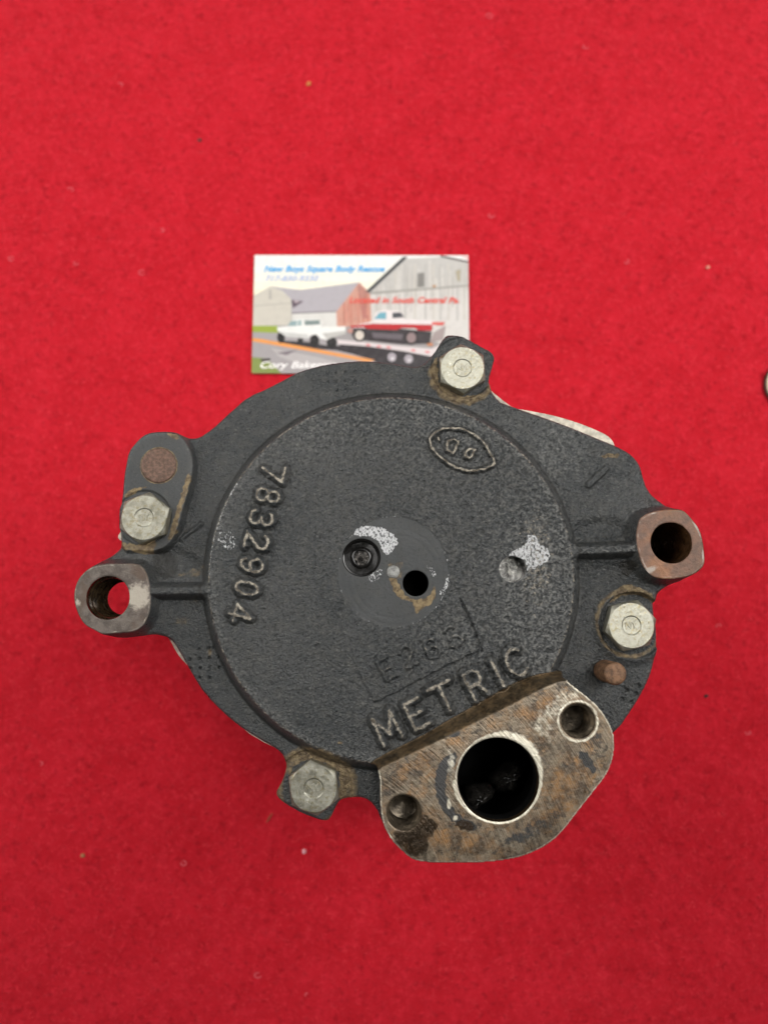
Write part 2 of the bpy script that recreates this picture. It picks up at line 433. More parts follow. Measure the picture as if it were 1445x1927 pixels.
flange_px = (z1([(0, 880), (100, 830), (200, 780), (310, 722), (430, 687), (530, 671), (640, 661), (760, 665), (870, 680), (960, 693), (1010, 680), (1050, 645), (1080, 610), (1110, 560), (1138, 524), (1165, 517), (1240, 530), (1310, 565), (1380, 605), (1408, 635), (1410, 665), (1392, 730), (1382, 780), (1400, 840), (1445, 890)])
    + z3([(430, 360), (520, 393), (640, 435), (760, 480), (880, 530), (960, 562), (1020, 592), (1060, 622), (1090, 665), (1105, 720), (1120, 770), (1145, 815), (1175, 845)])
    + [(1262, 975), (1290, 1030), (1275, 1085)]
    + z7([(700, 705), (640, 740), (600, 780), (580, 850), (590, 950), (606, 1040), (607, 1110), (605, 1190), (590, 1280), (560, 1390), (510, 1500), (440, 1620), (380, 1710), (300, 1810)])
    + [(1100, 1410), (1000, 1500), (800, 1560), (735, 1560)]
    + z6([(1300, 1180), (1285, 1140), (1240, 1080), (1190, 1055), (1130, 1048), (1070, 1060), (1040, 1080), (1015, 1130), (990, 1178), (960, 1194), (900, 1180), (800, 1140), (700, 1080), (664, 1042), (662, 1010), (690, 960), (715, 890), (720, 850), (710, 810), (680, 770), (620, 730), (500, 660), (400, 590), (300, 500), (200, 390), (120, 260), (70, 170), (12, 80)])
    + z2([(750, 1670), (680, 1660), (550, 1678), (430, 1680)])
    + [(195, 1180), (170, 1120), (190, 1075)]
    + z2([(300, 1122), (370, 1082), (425, 1035), (443, 1000), (440, 930), (445, 700), (455, 590), (465, 470), (480, 380), (500, 290), (540, 230), (600, 170), (670, 142), (780, 135), (860, 148), (900, 165), (960, 182), (1020, 175), (1070, 145), (1150, 85)]))
earL_px = z2([(250, 1635), (180, 1600), (140, 1560), (100, 1480), (80, 1390), (90, 1300), (130, 1220), (200, 1160), (290, 1135), (400, 1128), (540, 1130), (590, 1150), (625, 1200), (650, 1290), (657, 1390), (650, 1480), (620, 1560), (590, 1600), (520, 1638), (400, 1648), (300, 1655)])
earR_px = z7([(480, 250), (500, 215), (560, 180), (650, 160), (780, 155), (830, 175), (880, 230), (930, 300), (955, 380), (968, 470), (970, 550), (940, 600), (880, 640), (780, 662), (680, 668), (600, 655), (540, 610), (500, 540), (475, 450), (463, 350)])
out_top = z5([(965, 248), (980, 265), (1050, 320), (1110, 375), (1150, 430), (1178, 490), (1185, 540), (1180, 610), (1150, 690), (1090, 770), (1020, 860), (950, 950), (900, 1000), (830, 1045), (740, 1080), (640, 1098), (520, 1107), (400, 1108), (300, 1103), (240, 1090), (190, 1050), (150, 1010), (110, 945), (92, 880), (86, 800), (85, 720), (75, 672)])
out_slope_top = z5([(150, 635), (380, 528), (500, 468), (600, 418), (700, 370), (780, 328), (850, 290), (920, 260)])
out_foot = z5([(40, 640), (100, 600), (300, 500), (400, 440), (560, 350), (700, 270), (790, 232), (860, 215), (940, 206)])

H = 0.25
gx = np.arange(-90, 94.01, H); gy = np.arange(-76, 80.01, H)
GX, GY = np.meshgrid(gx, gy)
def circ(u, v, r, z, X=None, Y=None):
    c = U(u, v, z)
    return np.hypot((GX if X is None else X) - c[0], (GY if Y is None else Y) - c[1]) - R(u, v, r, z)
def poly(px, z, sub=3): return sdf_poly(catmull(UP(px, z), sub), GX, GY)
def poly_flat(px, z): return sdf_poly(UP(px, z), GX, GY)

D_fl = poly(flange_px, ZF - 0.5, 2)
D_eL = poly(earL_px, ZL); D_eR = poly(earR_px, ZR)
top_pts = UP(out_top, ZO); sl_pts = UP(out_slope_top, ZO); ft_pts = UP(out_foot, ZD)
ot_face = list(catmull(top_pts, 3, False)) + list(catmull(sl_pts, 3, False))
D_face = sdf_poly(ot_face, GX, GY)
ot_all = list(catmull(top_pts, 3, False)) + list(catmull(ft_pts, 3, False))
D_out = sdf_poly(ot_all, GX, GY)

holes = [  # (u, v, r px, z)
    (203.5, 1125, 41, ZL), (1262.6, 1021.5, 39, ZR), (937, 1467, 77, ZO), (1087, 1357, 32.5, ZO), (760, 1529, 33, ZO),
    (680, 1049, 36, ZD), (782, 1097.6, 24.5, ZD), (964, 1071, 25, ZD)]
hc = [(U(u, v, z), R(u, v, r, z), z) for u, v, r, z in holes]
D_hole = np.full(GX.shape, 1e9)
for (c, r, z) in hc: D_hole = np.minimum(D_hole, np.hypot(GX - c[0], GY - c[1]) - r)
D_outer = smin(smin(D_fl, D_eL, 0.6), smin(D_eR, D_out, 0.6), 0.6)
D_all = np.maximum(D_outer, -D_hole)

# ---- relief
disc_c = U(736, 1083, ZD); disc_r = R(736, 1083, 347, ZD)
RHO = np.hypot(GX - disc_c[0], GY - disc_c[1])
wob = fbm(GX, GY, 22, 3, 2) * 0.25
Z = np.full(GX.shape, ZF) + fbm(GX, GY, 30, 21, 2) * 0.25
def boss(Z, d, top, w0, w1, k=0.4):
    b = top - (top - 80.0) * np.clip((d - w0) / (w1 - w0), 0, 1) ** 1.3
    return smax(Z, b, k)
def raise_to(Z, d, top, w):                    # plateau with an S-shaped wall of width w outside d = 0
    t = 1 - sstep(0, w, d)
    return Z + np.maximum(top - Z, 0) * t
# ring of the flange rises gently to the disc on the right
Z = Z + 0.5 * sstep(75, 20, np.hypot(GX - 75, GY - 30))
# pockets beside the ears
def pocket(Z, px, z, depth, w):
    d = poly(px, z)
    return Z - depth * (1 - sstep(-w, 0.6, d))
Z = pocket(Z, z2([(700, 1040), (790, 985), (900, 1010), (1000, 1060), (1060, 1140), (1050, 1225), (920, 1235), (790, 1255), (710, 1210), (680, 1120)]), ZF, 1.3, 2.6)
Z = pocket(Z, z7([(0, 270), (120, 215), (260, 215), (360, 255), (395, 310), (370, 365), (280, 390), (0, 392)]), ZF, 1.3, 2.2)
Z = pocket(Z, z7([(20, 540), (250, 540), (370, 530), (430, 590), (400, 680), (310, 740), (20, 740)]), ZF, 1.0, 2.4)
# ribs from disc to ears
def rib(Z, a, b, z, top, w):
    d = np.sqrt(seg_dist2(GX, GY, U(a[0], a[1], z), U(b[0], b[1], z)))
    return smax(Z, top - np.maximum(d - w * 0.45, 0) ** 1.5 * 2.2, 0.8)
Z = rib(Z, (275, 1112), (400, 1111), 91, 91.2, 1.6)
Z = rib(Z, (1210, 1033), (1070, 1036), 91, 91.2, 1.7)
Z = Z + 3.2 * np.exp(-(np.maximum(D_eR, 0) / 5.5) ** 2) + 2.4 * np.exp(-(np.maximum(D_eL, 0) / 5.0) ** 2)
# ears rise out of the flange
Z = smax(Z, np.minimum(ZL, ZL - np.maximum(D_eL - 0.1, 0) * 3.0), 0.9)
Z = smax(Z, np.minimum(ZR, ZR - np.maximum(D_eR - 0.1, 0) * 3.4), 1.1)
Z = np.where(D_eL < 0.15, ZL, Z); Z = np.where(D_eR < 0.15, ZR, Z)
# tab pad
tab_px = z2([(445, 700), (455, 590), (465, 470), (480, 380), (500, 290), (540, 230), (600, 170), (670, 142), (780, 137), (860, 150), (925, 225), (960, 310), (970, 380), (960, 470), (930, 600), (890, 730), (860, 840), (800, 960), (700, 1020), (560, 1020), (450, 990)])
D_tab = poly(tab_px, ZT)
Z = np.where(D_tab < 2.0, raise_to(Z, D_tab, ZT, 1.3), Z)
# small ridge casting mark left of the disc, and the dash on the right
mk = dist_lines([UP([(342, 1014), (379, 986)], ZF)], GX, GY)
Z = Z + 0.8 * (1 - sstep(0.1, 1.0, mk))
mk = dist_lines([UP([(1106, 913), (1139, 882)], ZF)], GX, GY)
D_dash = mk - 1.15
Z = Z + 1.0 * (1 - sstep(0.55, 1.25, mk))
# spot faces round the bolts
bolts = [(271, 974, 82, 0, ZT - 0.2), (870, 692, 93, 0, ZF + .6), (1188, 1177, 73, 0, ZF + .6), (590, 1484, 98, 1, ZF + .6)]
spot_d = np.full(GX.shape, 1e9)
for (u, v, a, k, zb), rr, rise in zip(bolts, (53, 61, 63, 74), (0.0, 0.9, 1.1, 0.8)):
    d = circ(u, v, rr, zb)
    spot_d = np.minimum(spot_d, d)
    if rise > 0:
        Z = Z + rise * (1 - sstep(0.0, 2.2, d))          # cast boss
        Z = np.where(d < 0.0, zb - (0.0), Z) if False else Z
    Z = Z - (Z - (zb - 0.25)) * (1 - sstep(-0.5, 0.0, d)) # machined seat
# depression behind the dowel pin
Z = Z - 1.2 * np.exp(-(np.hypot(GX - U(1135, 1262, ZF)[0], GY - U(1135, 1262, ZF)[1]) / 4.0) ** 2)
# ---- the big disc
dd = RHO - disc_r + wob * 0.3
Z = raise_to(Z, dd + 1.0, ZD, 4.0)
disc_top = 1 - sstep(-1.0, 0.3, dd)
D_disc = RHO - (disc_r + 2.9) + wob * 0.3
# ---- outlet flange: slope from disc up to the face, vertical outside
sl = sstep(0.0, 1.0, np.clip(-D_out / np.maximum(-D_out + np.maximum(D_face, 0), 1e-6), 0, 1))
Zo = np.where(D_face < 0, ZO, ZD - 0.3 + (ZO - ZD + 0.3) * sl)
Z = np.where(D_out < 0, Zo, Z)
paintm = (D_out > 0.0) & (D_eL > 0.1) & (D_eR > 0.1)
# soft fillet along the slope's foot on the disc
Z = np.where((D_out > 0) & (D_out < 1.2) & (disc_top > 0.5), Z + 0.25 * (1 - D_out / 1.2) ** 2, Z)
# ---- smooth centre spot, slightly sunk
d_spot = circ(740, 1075, 105.5, ZD)
Z = Z - 0.16 * (1 - sstep(-0.4, 0.1, d_spot))
m_smooth = (0.86 + 0.25 * fbm(GX, GY, 7, 14, 2)) * (1 - sstep(-0.9, 0.3, d_spot + 0.5 * vnoise(GX, GY, 2.5, 15)))
for cr in (78, 90):
    Z = Z - 0.05 * np.exp(-((circ(744, 1085, cr, ZD)) / 0.35) ** 2)
m_smooth = np.maximum(m_smooth, 0.75 * (1 - sstep(-1.5, 0.2, D_tab)))
# ---- shallow raised plate with faint digits
zr = zoomed(640, 1110, 4.8167)
plate = poly_flat(zr([(1095, 105), (1150, 220), (1215, 370), (1280, 545), (1190, 590), (1000, 680), (700, 830), (520, 930), (310, 1030), (180, 760), (100, 590), (330, 490), (570, 360), (830, 215), (980, 140)]), ZD)
pj = plate + fbm(GX, GY, 2.5, 91, 2) * 0.35
Z = Z + 0.30 * (1 - sstep(-0.25, 0.25, pj)) * disc_top * (d_spot > 0)
edge_q = dist_lines([UP(zr([(1095, 105), (1150, 220), (1215, 370), (1280, 545)]), ZD)], GX + vnoise(GX, GY, 1.8, 7) * 0.25, GY)
Z = Z - 0.45 * (1 - sstep(0.15, 0.5, edge_q))
edge_r = dist_lines([UP(zr([(1095, 105), (1150, 220), (1215, 370), (1280, 545)]), ZD), UP(zr([(1280, 545), (1190, 590), (1000, 680), (700, 830), (520, 930), (310, 1030)]), ZD)], GX + vnoise(GX, GY, 1.8, 7) * 0.25, GY + vnoise(GX, GY, 1.8, 8) * 0.25)
Z = Z - 0.42 * (1 - sstep(0.1, 0.5, edge_r))

# ---- cast characters: stroke skeletons
def arc(cx, cy, rx, ry, a0, a1, n=10):
    return [(cx + rx * math.cos(math.radians(a0 + (a1 - a0) * i / n)), cy + ry * math.sin(math.radians(a0 + (a1 - a0) * i / n))) for i in range(n + 1)]
GL = {
    '7': [[(-.5, .5), (.5, .5), (-.15, -.5)]],
    '8': [arc(0, .25, .40, .25, 0, 360, 16), arc(0, -.25, .48, .25, 0, 360, 16)],
    '3': [arc(0, .25, .45, .25, 160, -90, 12), arc(0, -.25, .5, .25, 90, -160, 12)],
    '2': [arc(0, .22, .46, .28, 165, -20, 10) + [(-.46, -.5), (.5, -.5)]],
    '9': [arc(0, .2, .46, .28, 0, 360, 16), arc(0, .0, .46, .5, 20, -140, 10)],
    '0': [arc(0, 0, .42, .5, 0, 360, 20)],
    '4': [[(.18, -.5), (.18, .5), (-.52, -.22), (.52, -.22)]],
    '6': [arc(0, -.2, .46, .28, 0, 360, 16), arc(0, .0, .46, .5, 200, 40, 10)],
    'M': [[(-.52, -.5), (-.48, .5), (0, -.25), (.48, .5), (.52, -.5)]],
    'E': [[(.45, .5), (-.42, .5), (-.42, -.5), (.48, -.5)], [(-.42, .02), (.3, .02)]],
    'T': [[(-.6, .5), (.6, .5)], [(0, .5), (0, -.5)]],
    'R': [[(-.4, -.5), (-.4, .5), (.1, .5)] + arc(.1, .24, .32, .26, 90, -90, 8) + [(-.4, -.02)], [(.05, -.02), (.45, -.5)]],
    'I': [[(0, .5), (0, -.5)]],
    'C': [arc(0, 0, .48, .5, 48, 312, 16)],
}
def glyph(ch, u, v, z, w, h, ang):
    c = U(u, v, z); ca, sa = math.cos(ang), math.sin(ang)
    return [[(c[0] + x * w * ca - y * h * sa, c[1] + x * w * sa + y * h * ca) for x, y in L] for L in GL[ch]]
def window(lines, m):
    P = np.array([p for L in lines for p in L])
    i0, i1 = np.searchsorted(gx, [P[:, 0].min() - m, P[:, 0].max() + m]); j0, j1 = np.searchsorted(gy, [P[:, 1].min() - m, P[:, 1].max() + m])
    return slice(max(j0, 0), j1 + 1), slice(max(i0, 0), i1 + 1)
m_worn = np.zeros(GX.shape); m_letter_shade = np.zeros(GX.shape)
chars = []     # (name, ch, distance field, ...)
def emboss(lines, height, w0, w1, worn=1.0, name=None, label=None):
    global Z
    sl_ = window(lines, w1 + 1.5)
    X, Y = GX[sl_], GY[sl_]
    d = dist_lines(lines, X + vnoise(X, Y, 1.6, 17) * 0.22, Y + vnoise(X, Y, 1.6, 18) * 0.22)
    Z[sl_] += height * (1 + 0.2 * vnoise(X, Y, 3, 19)) * (1 - sstep(w0, w1, d)) - 0.10 * (1 - sstep(w1, w1 + 0.7, d)) * (d > w1 * 0.9)
    m_letter_shade[sl_] = np.maximum(m_letter_shade[sl_], (0.62 if name else 0.0) * np.exp(-((d - w1 * 0.85) / 0.42) ** 2))  # shade round the letter bases, painted dark
    m_worn[sl_] = np.maximum(m_worn[sl_], worn * (1 - sstep(w0 - 0.1, w0 + 0.62, d)))
    if name:
        D = np.full(GX.shape, 9.0); D[sl_] = d - w1
        chars.append((name, D, label))
RA = math.radians
for ch, u, v, w in (('7', 514.8, 890.4, 3.9), ('8', 505.5, 933.4, 3.3), ('3', 493.6, 975.4, 3.5), ('2', 485, 1019, 3.9), ('9', 475.6, 1063, 3.5), ('0', 466.3, 1107, 3.7), ('4', 454, 1153.7, 4.2)):
    emboss(glyph(ch, u, v, ZD, w * 1.06, 6.3, RA(-103)), 1.35, 0.28, 1.60, 0.84, "cast_numeral")
for ch, u, v, w in (('M', 728, 1368, 5.3), ('E', 783.5, 1342, 4.9), ('T', 835, 1312, 5.4), ('R', 893, 1286, 4.9), ('I', 934, 1266, 5), ('C', 970.6, 1244.7, 5.4)):
    emboss(glyph(ch, u, v, ZD, w, 7.3, RA(26.5)), 1.7, 0.34, 1.85, 0.80, "cast_letter")
for ch, u, v in (('E', 727, 1258), ('2', 767, 1234.5), ('6', 812, 1220), ('3', 852, 1197)):
    emboss(glyph(ch, u, v, ZD, 3.6, 5.6, RA(26.5)), 0.60, 0.18, 0.80, 0.62)
ze = zoomed(780, 780, 8.03)
eye = [tuple(p) for p in catmull(UP(ze([(225, 390), (330, 265), (500, 215), (740, 235), (1000, 385), (1140, 590), (1195, 735), (1120, 800), (980, 840), (830, 858), (700, 830), (550, 770), (350, 620), (265, 510)]), ZD), 2)]
eye.append(eye[0])
dee1 = UP(ze([(500, 410), (590, 380), (655, 420), (620, 520), (580, 590), (490, 545), (485, 470), (500, 410)]), ZD)
dee2 = UP(ze([(780, 560), (830, 525), (905, 540), (860, 620), (830, 670), (765, 640), (760, 590), (780, 560)]), ZD)
emboss([eye, dee1, dee2, UP(ze([(350, 350), (365, 385)]), ZD)], 0.9, 0.16, 0.95, 0.95, "cast_emblem")

# ---- stamped dots
def dots(pts, z, r, depth):
    global Z
    for (u, v) in pts:
        c = U(u, v, z)
        i = np.searchsorted(gx, c[0]); j = np.searchsorted(gy, c[1])
        s = (slice(max(j - 8, 0), j + 8), slice(max(i - 8, 0), i + 8))
        Z[s] -= depth * (1 - sstep(r * 0.5, r, np.maximum(abs(GX[s] - c[0]), abs(GY[s] - c[1]))))
dots(z6([(180, 140), (240, 130), (270, 128), (122, 200), (182, 195), (245, 190), (302, 190), (125, 258), (185, 255), (245, 250), (305, 248), (183, 315), (243, 315)]), ZF, 0.46, 0.65)
zt = zoomed(540, 660, 4.8167)
dots(zt([(362, 210), (445, 205), (530, 195), (612, 190), (370, 285), (447, 280), (530, 275), (615, 270), (455, 360), (535, 350), (285, 270), (215, 265)]), ZF, 0.38, 0.35)
dots(z7([(388, 1497), (456, 1525), (357, 1565), (425, 1590), (480, 1465)]), ZF, 0.55, 0.8)

# ---- orange-peel of the casting, edges rounded
WX = GX + 0.5 * vnoise(GX, GY, 1.9, 71); WY = GY + 0.5 * vnoise(GX, GY, 1.9, 72)
grain = fbm(WX, WY, 1.25, 31, 2) * 0.12 + vnoise(WX * 0.8 + WY * 0.6, WY * 0.8 - WX * 0.6, 0.62, 61) * 0.10
gain = np.where(disc_top > 0.5, 1.15, 0.7) * (1 - m_smooth) * np.where(paintm, 1, 0)
gain = gain * (0.7 + 0.6 * sstep(-30, 45, GX))
Z = Z + grain * gain + np.where(paintm, 0, 1) * fbm(GX, GY, 1.2, 65, 2) * 0.02
fr = np.where((D_out < 0.4) | (D_eL < 0.4) | (D_eR < 0.4), 0.30, 0.9)
t = np.clip((D_outer + fr) / fr, 0, 1)
Z = Z - fr * (1 - np.sqrt(np.maximum(1 - t * t, 0)))
hr = 0.22
t = np.clip((hr - D_hole) / hr, 0, 1)
Z = Z - hr * 0.8 * (1 - np.sqrt(np.maximum(1 - t * t, 0)))

# ---- wear, dirt, painted sheen and shade with shapes of their own
def blob(u, v, rx, ry, z=ZD, rot=0, p=1.0):
    c = U(u, v, z); k = R(u, v, 10, z) / 10
    a = math.radians(-rot); X = GX - c[0]; Y = GY - c[1]
    x = X * math.cos(a) - Y * math.sin(a); y = X * math.sin(a) + Y * math.cos(a)
    return p * np.exp(-((x / (rx * k)) ** 2 + (y / (ry * k)) ** 2))
def shape(px, z, soft=0.6, p=1.0):
    return p * (1 - sstep(-soft, soft, sdf_poly(catmull(UP(px, z), 2), GX, GY) + vnoise(GX, GY, 1.2, 5) * 0.4))
def ring_mask(u, v, r, w, z, p=1.0):
    return p * np.exp(-(circ(u, v, r, z) / w) ** 2)
m_white = np.maximum.reduce([
    shape(z4([(140, 212), (180, 155), (290, 152), (370, 190), (410, 240), (392, 290), (350, 335), (322, 322), (292, 262), (240, 225)]), ZD, 0.4),
    shape(z4([(1040, 345), (1100, 290), (1150, 260), (1168, 206), (1222, 205), (1245, 250), (1302, 300), (1300, 355), (1235, 400), (1165, 425), (1150, 360)]), ZD, 0.4),
    shape(z4([(215, 460), (300, 400), (320, 440), (270, 490), (235, 490)]), ZD, 0.4, 0.9),
    shape(z4([(560, 380), (600, 390), (635, 440), (620, 470), (585, 430)]), ZD, 0.4, 0.9),
    shape([(410, 1000), (440, 998), (445, 1030), (425, 1038), (408, 1020)], ZD, 0.6, 0.88),
    0.93 * np.exp(-((RHO - disc_r + 0.7) / 0.75) ** 2) * (np.arctan2(GY - disc_c[1], GX - disc_c[0]) < -2.0) * (0.75 + 0.25 * vnoise(GX, GY, 5, 2)),
    0.93 * np.exp(-((RHO - disc_r + 0.7) / 0.75) ** 2) * (np.arctan2(GY - disc_c[1], GX - disc_c[0]) > 2.6),
    ring_mask(740, 1075, 104, 0.35, ZD, 0.92) * (vnoise(GX, GY, 6, 88) > 0.05),
    shape(z4([(640, 560), (670, 510), (700, 440), (712, 460), (700, 520), (660, 570)]), ZD, 0.25, 0.95),
])
sheen_r = blob(1010, 1050, 75, 210, ZD, 0, 0.42)  # right-hand sheen of the disc, painted as a pale tone
m_white = np.maximum(m_white, 0.0)
m_tan = np.maximum.reduce([
    shape(z4([(355, 470), (400, 470), (440, 560), (520, 590), (590, 560), (620, 500), (630, 560), (600, 620), (545, 650), (510, 678), (490, 610), (430, 590), (385, 555)]), ZD, 0.5, 1.0),
    shape(z4([(340, 380), (420, 360), (440, 380), (430, 470), (360, 490), (330, 440)]), ZD, 0.5, 0.6),
    ring_mask(870, 700, 60, 1.5, ZF, 0.80) * sstep(6, -3, GY - U(870, 692, ZF)[1]),
    shape(z1([(1050, 700), (1095, 640), (1105, 780), (1240, 860), (1330, 850), (1275, 915), (1120, 870), (1060, 800)]), ZF, 0.5, 0.95),
    ring_mask(1182, 1172, 62, 1.1, ZF, 0.74), shape(z7([(330, 730), (410, 710), (560, 780), (575, 830), (480, 800), (360, 800), (250, 860)]), ZF, 0.5, 0.85),
    ring_mask(590, 1484, 70, 3.0, ZF, 0.82), shape(z6([(860, 720), (1000, 760), (1100, 830), (1130, 900), (1090, 1040), (1040, 1060), (1040, 900), (870, 820), (760, 870), (740, 920), (730, 870), (840, 770)]), ZF, 0.5, 0.9),
    shape(z2([(930, 440), (965, 470), (930, 610), (880, 760), (850, 900), (790, 960), (800, 880), (860, 690), (900, 560)]), ZT, 0.4, 0.9),
    shape(z2([(455, 610), (540, 550), (640, 545), (560, 580), (470, 640)]), ZT, 0.4, 0.85),
    shape(z2([(450, 960), (580, 990), (720, 940), (700, 1060), (560, 1050), (470, 1020)]), ZF, 0.6, 0.85),
    shape(z2([(780, 140), (850, 150), (880, 185), (820, 180)]), ZT, 0.3, 1.0),
    ring_mask(299.4, 876, 34.5, 0.25, ZT, 0.95),
    shape(z2([(850, 1200), (1070, 1130), (1075, 1220), (900, 1240)]), ZF, 1.0, 0.6), blob(335, 1170, 40, 18, ZF, 0, 0.62),
    shape(z3([(900, 610), (985, 600), (980, 625), (910, 625)]), ZF, 0.3, 0.9),
    blob(395, 1228, 8, 14, ZF, 0, 0.75), blob(1185, 1060, 22, 30, ZF, 0, 0.55), blob(1150, 1010, 45, 12, ZF, 0, 0.5),
    blob(640, 1398, 10, 5, ZD, 0, 0.8), blob(370, 1120, 40, 30, ZF, 0, 0.5), blob(350, 1000, 25, 40, ZF, 0, 0.45),
    blob(845, 1140, 16, 40, ZD, 0, 0.45)])
oil_wallshade = np.maximum.reduce([shape(z7([(310, 540), (400, 540), (415, 600), (385, 660), (340, 620)]), ZF, 0.5, 0.9), shape(z2([(680, 1080), (740, 1000), (850, 1080), (860, 1200), (790, 1255), (710, 1210)]), ZF, 0.8, 0.62),
    0.6 * np.exp(-((dd - 2.2) / 0.8) ** 2) * (D_out > 0.3)])  # oily stains, plus shade painted along the disc wall foot
m_worn = np.maximum(m_worn, 0.55 * np.exp(-((D_outer + 0.4) / 0.35) ** 2) * (GY < -5))
m_worn = np.maximum(m_worn, np.maximum.reduce([sheen_r * 1.62, blob(1040, 860, 60, 60, ZD, 0, .55), 0.70 * np.exp(-((RHO - disc_r + 0.5) / 1.0) ** 2)]) * (disc_top > 0.5))  # sheen painted pale at right and upper right, plus rim wear
m_worn = np.maximum(m_worn, blob(1075, 860, 50, 75, ZF, -25, 0.5))  # sheen of the upper-right flange, painted in

# outlet face masks
a_b = ring_mask(937, 1467, 83, 1.5, ZO, 1.0)
aa = np.arctan2(GY - hc[2][0][1], GX - hc[2][0][0])
m_bright = np.maximum.reduce([np.exp(-((np.maximum(circ(937, 1467, 77.5, ZO), 0)) / (0.55 + 2.2 * np.exp(-((aa - 0.9) / 0.8) ** 2) + 0.9 * np.exp(-((aa + 2.9) / 0.5) ** 2))) ** 2),
    0.78 * np.exp(-((D_out + 0.25) / 0.35) ** 2) * (D_face < 0), shape(z5([(870, 330), (960, 260), (1060, 330), (960, 400), (900, 520), (930, 640), (880, 560), (760, 470)]), ZO, 2.5, 0.50),
    blob(*z5([(420, 640)])[0], 14, 50, ZO, 0, 0.55), blob(*z5([(410, 830)])[0], 6, 12, ZO, 0, 0.8),
    ring_mask(1087, 1357, 37, 0.5, ZO, 0.75), blob(*z5([(440, 895)])[0], 7, 7, ZO, 0, 0.8)])
m_rust = np.maximum.reduce([shape(z5([(130, 640), (380, 530), (480, 500), (490, 530), (370, 590), (360, 650), (200, 780), (110, 760)]), ZO, 2.5, 0.6),
    shape(z5([(400, 520), (490, 510), (470, 545), (400, 560)]), ZO, 0.8, 0.95),
    shape(z5([(330, 990), (400, 930), (520, 960), (640, 1000), (560, 1080), (420, 1060)]), ZO, 2.0, 0.85),
    shape(z5([(720, 400), (900, 290), (960, 330), (860, 420), (800, 460)]), ZO, 2.0, 0.75),
    shape(z5([(920, 640), (1010, 580), (1120, 680), (1060, 800), (940, 900), (860, 880)]), ZO, 2.5, 0.8), blob(*z5([(860, 920)])[0], 45, 30, ZO, 0, 0.8),
    blob(*z5([(1000, 480)])[0], 90, 90, ZO, 0, 0.45)])
m_black = np.maximum.reduce([shape(z5([(370, 620), (440, 590), (450, 640), (410, 680), (400, 780), (440, 860), (560, 940), (500, 955), (420, 910), (370, 850), (340, 740)]), ZO, 0.8, 0.85),
    shape(z5([(390, 500), (450, 480), (470, 510), (400, 530)]), ZO, 0.8, 0.75), shape(z5([(1010, 590), (1060, 590), (1105, 660), (1090, 690), (1040, 650)]), ZO, 0.6, 0.75),
    shape(z5([(700, 930), (900, 860), (960, 900), (780, 1040), (600, 1060)]), ZO, 3, 0.62), blob(*z5([(1080, 520)])[0], 55, 45, ZO, 0, 0.55), blob(*z5([(400, 1010)])[0], 60, 30, ZO, 0, 0.45)])
m_oil = np.maximum.reduce([oil_wallshade, m_letter_shade, shape(z5([(150, 960), (220, 900), (300, 880), (360, 930), (320, 990), (300, 1060), (220, 1070), (160, 1010)]), ZO, 1.2, 0.95)])  # oily stains together with painted letter and wall shade
m_oil = np.maximum(m_oil, shape(z5([(470, 900), (530, 930), (500, 960), (440, 930)]), ZO, 0.5, 0.9))
m_slope = (D_out < 0) * sstep(-0.3, 0.6, D_face)
m_bright = np.where(D_eL < 0.3, np.maximum(blob(*z2([(560, 1370)])[0], 30, 34, ZL, 0, 1.0), blob(*z2([(110, 1430)])[0], 10, 14, ZL, 0, 0.8)), m_bright)
m_bright = np.where(D_eR < 0.3, blob(*z7([(560, 610)])[0], 22, 10, ZR, 30, 0.9), m_bright)
m_edge = np.maximum(0.78 * np.exp(-((D_eR + 0.4) / 0.5) ** 2) * (0.75 + 0.5 * fbm(GX, GY, 5, 33, 2)), 0.60 * np.exp(-((D_eL + 0.3) / 0.35) ** 2))

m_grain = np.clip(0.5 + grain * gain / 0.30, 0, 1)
ang = np.arctan2(GY - disc_c[1], GX - disc_c[0])
m_sheen = np.maximum.reduce([0.62 * np.exp(-((RHO - 42) / 14) ** 2) * np.exp(-((ang + 0.12) / 0.62) ** 2) * (D_disc < 0),  # sheen at the right, top and rim, painted pale
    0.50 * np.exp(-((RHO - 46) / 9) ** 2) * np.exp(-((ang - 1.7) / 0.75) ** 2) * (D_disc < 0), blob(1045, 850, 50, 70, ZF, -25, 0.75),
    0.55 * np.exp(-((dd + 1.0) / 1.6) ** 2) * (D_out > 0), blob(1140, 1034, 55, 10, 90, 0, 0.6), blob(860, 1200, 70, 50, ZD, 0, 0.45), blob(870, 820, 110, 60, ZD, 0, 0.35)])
m_sheen = np.clip(m_sheen * (0.75 + 0.5 * fbm(GX, GY, 9, 55, 3)), 0, 1) * (1 - m_smooth)
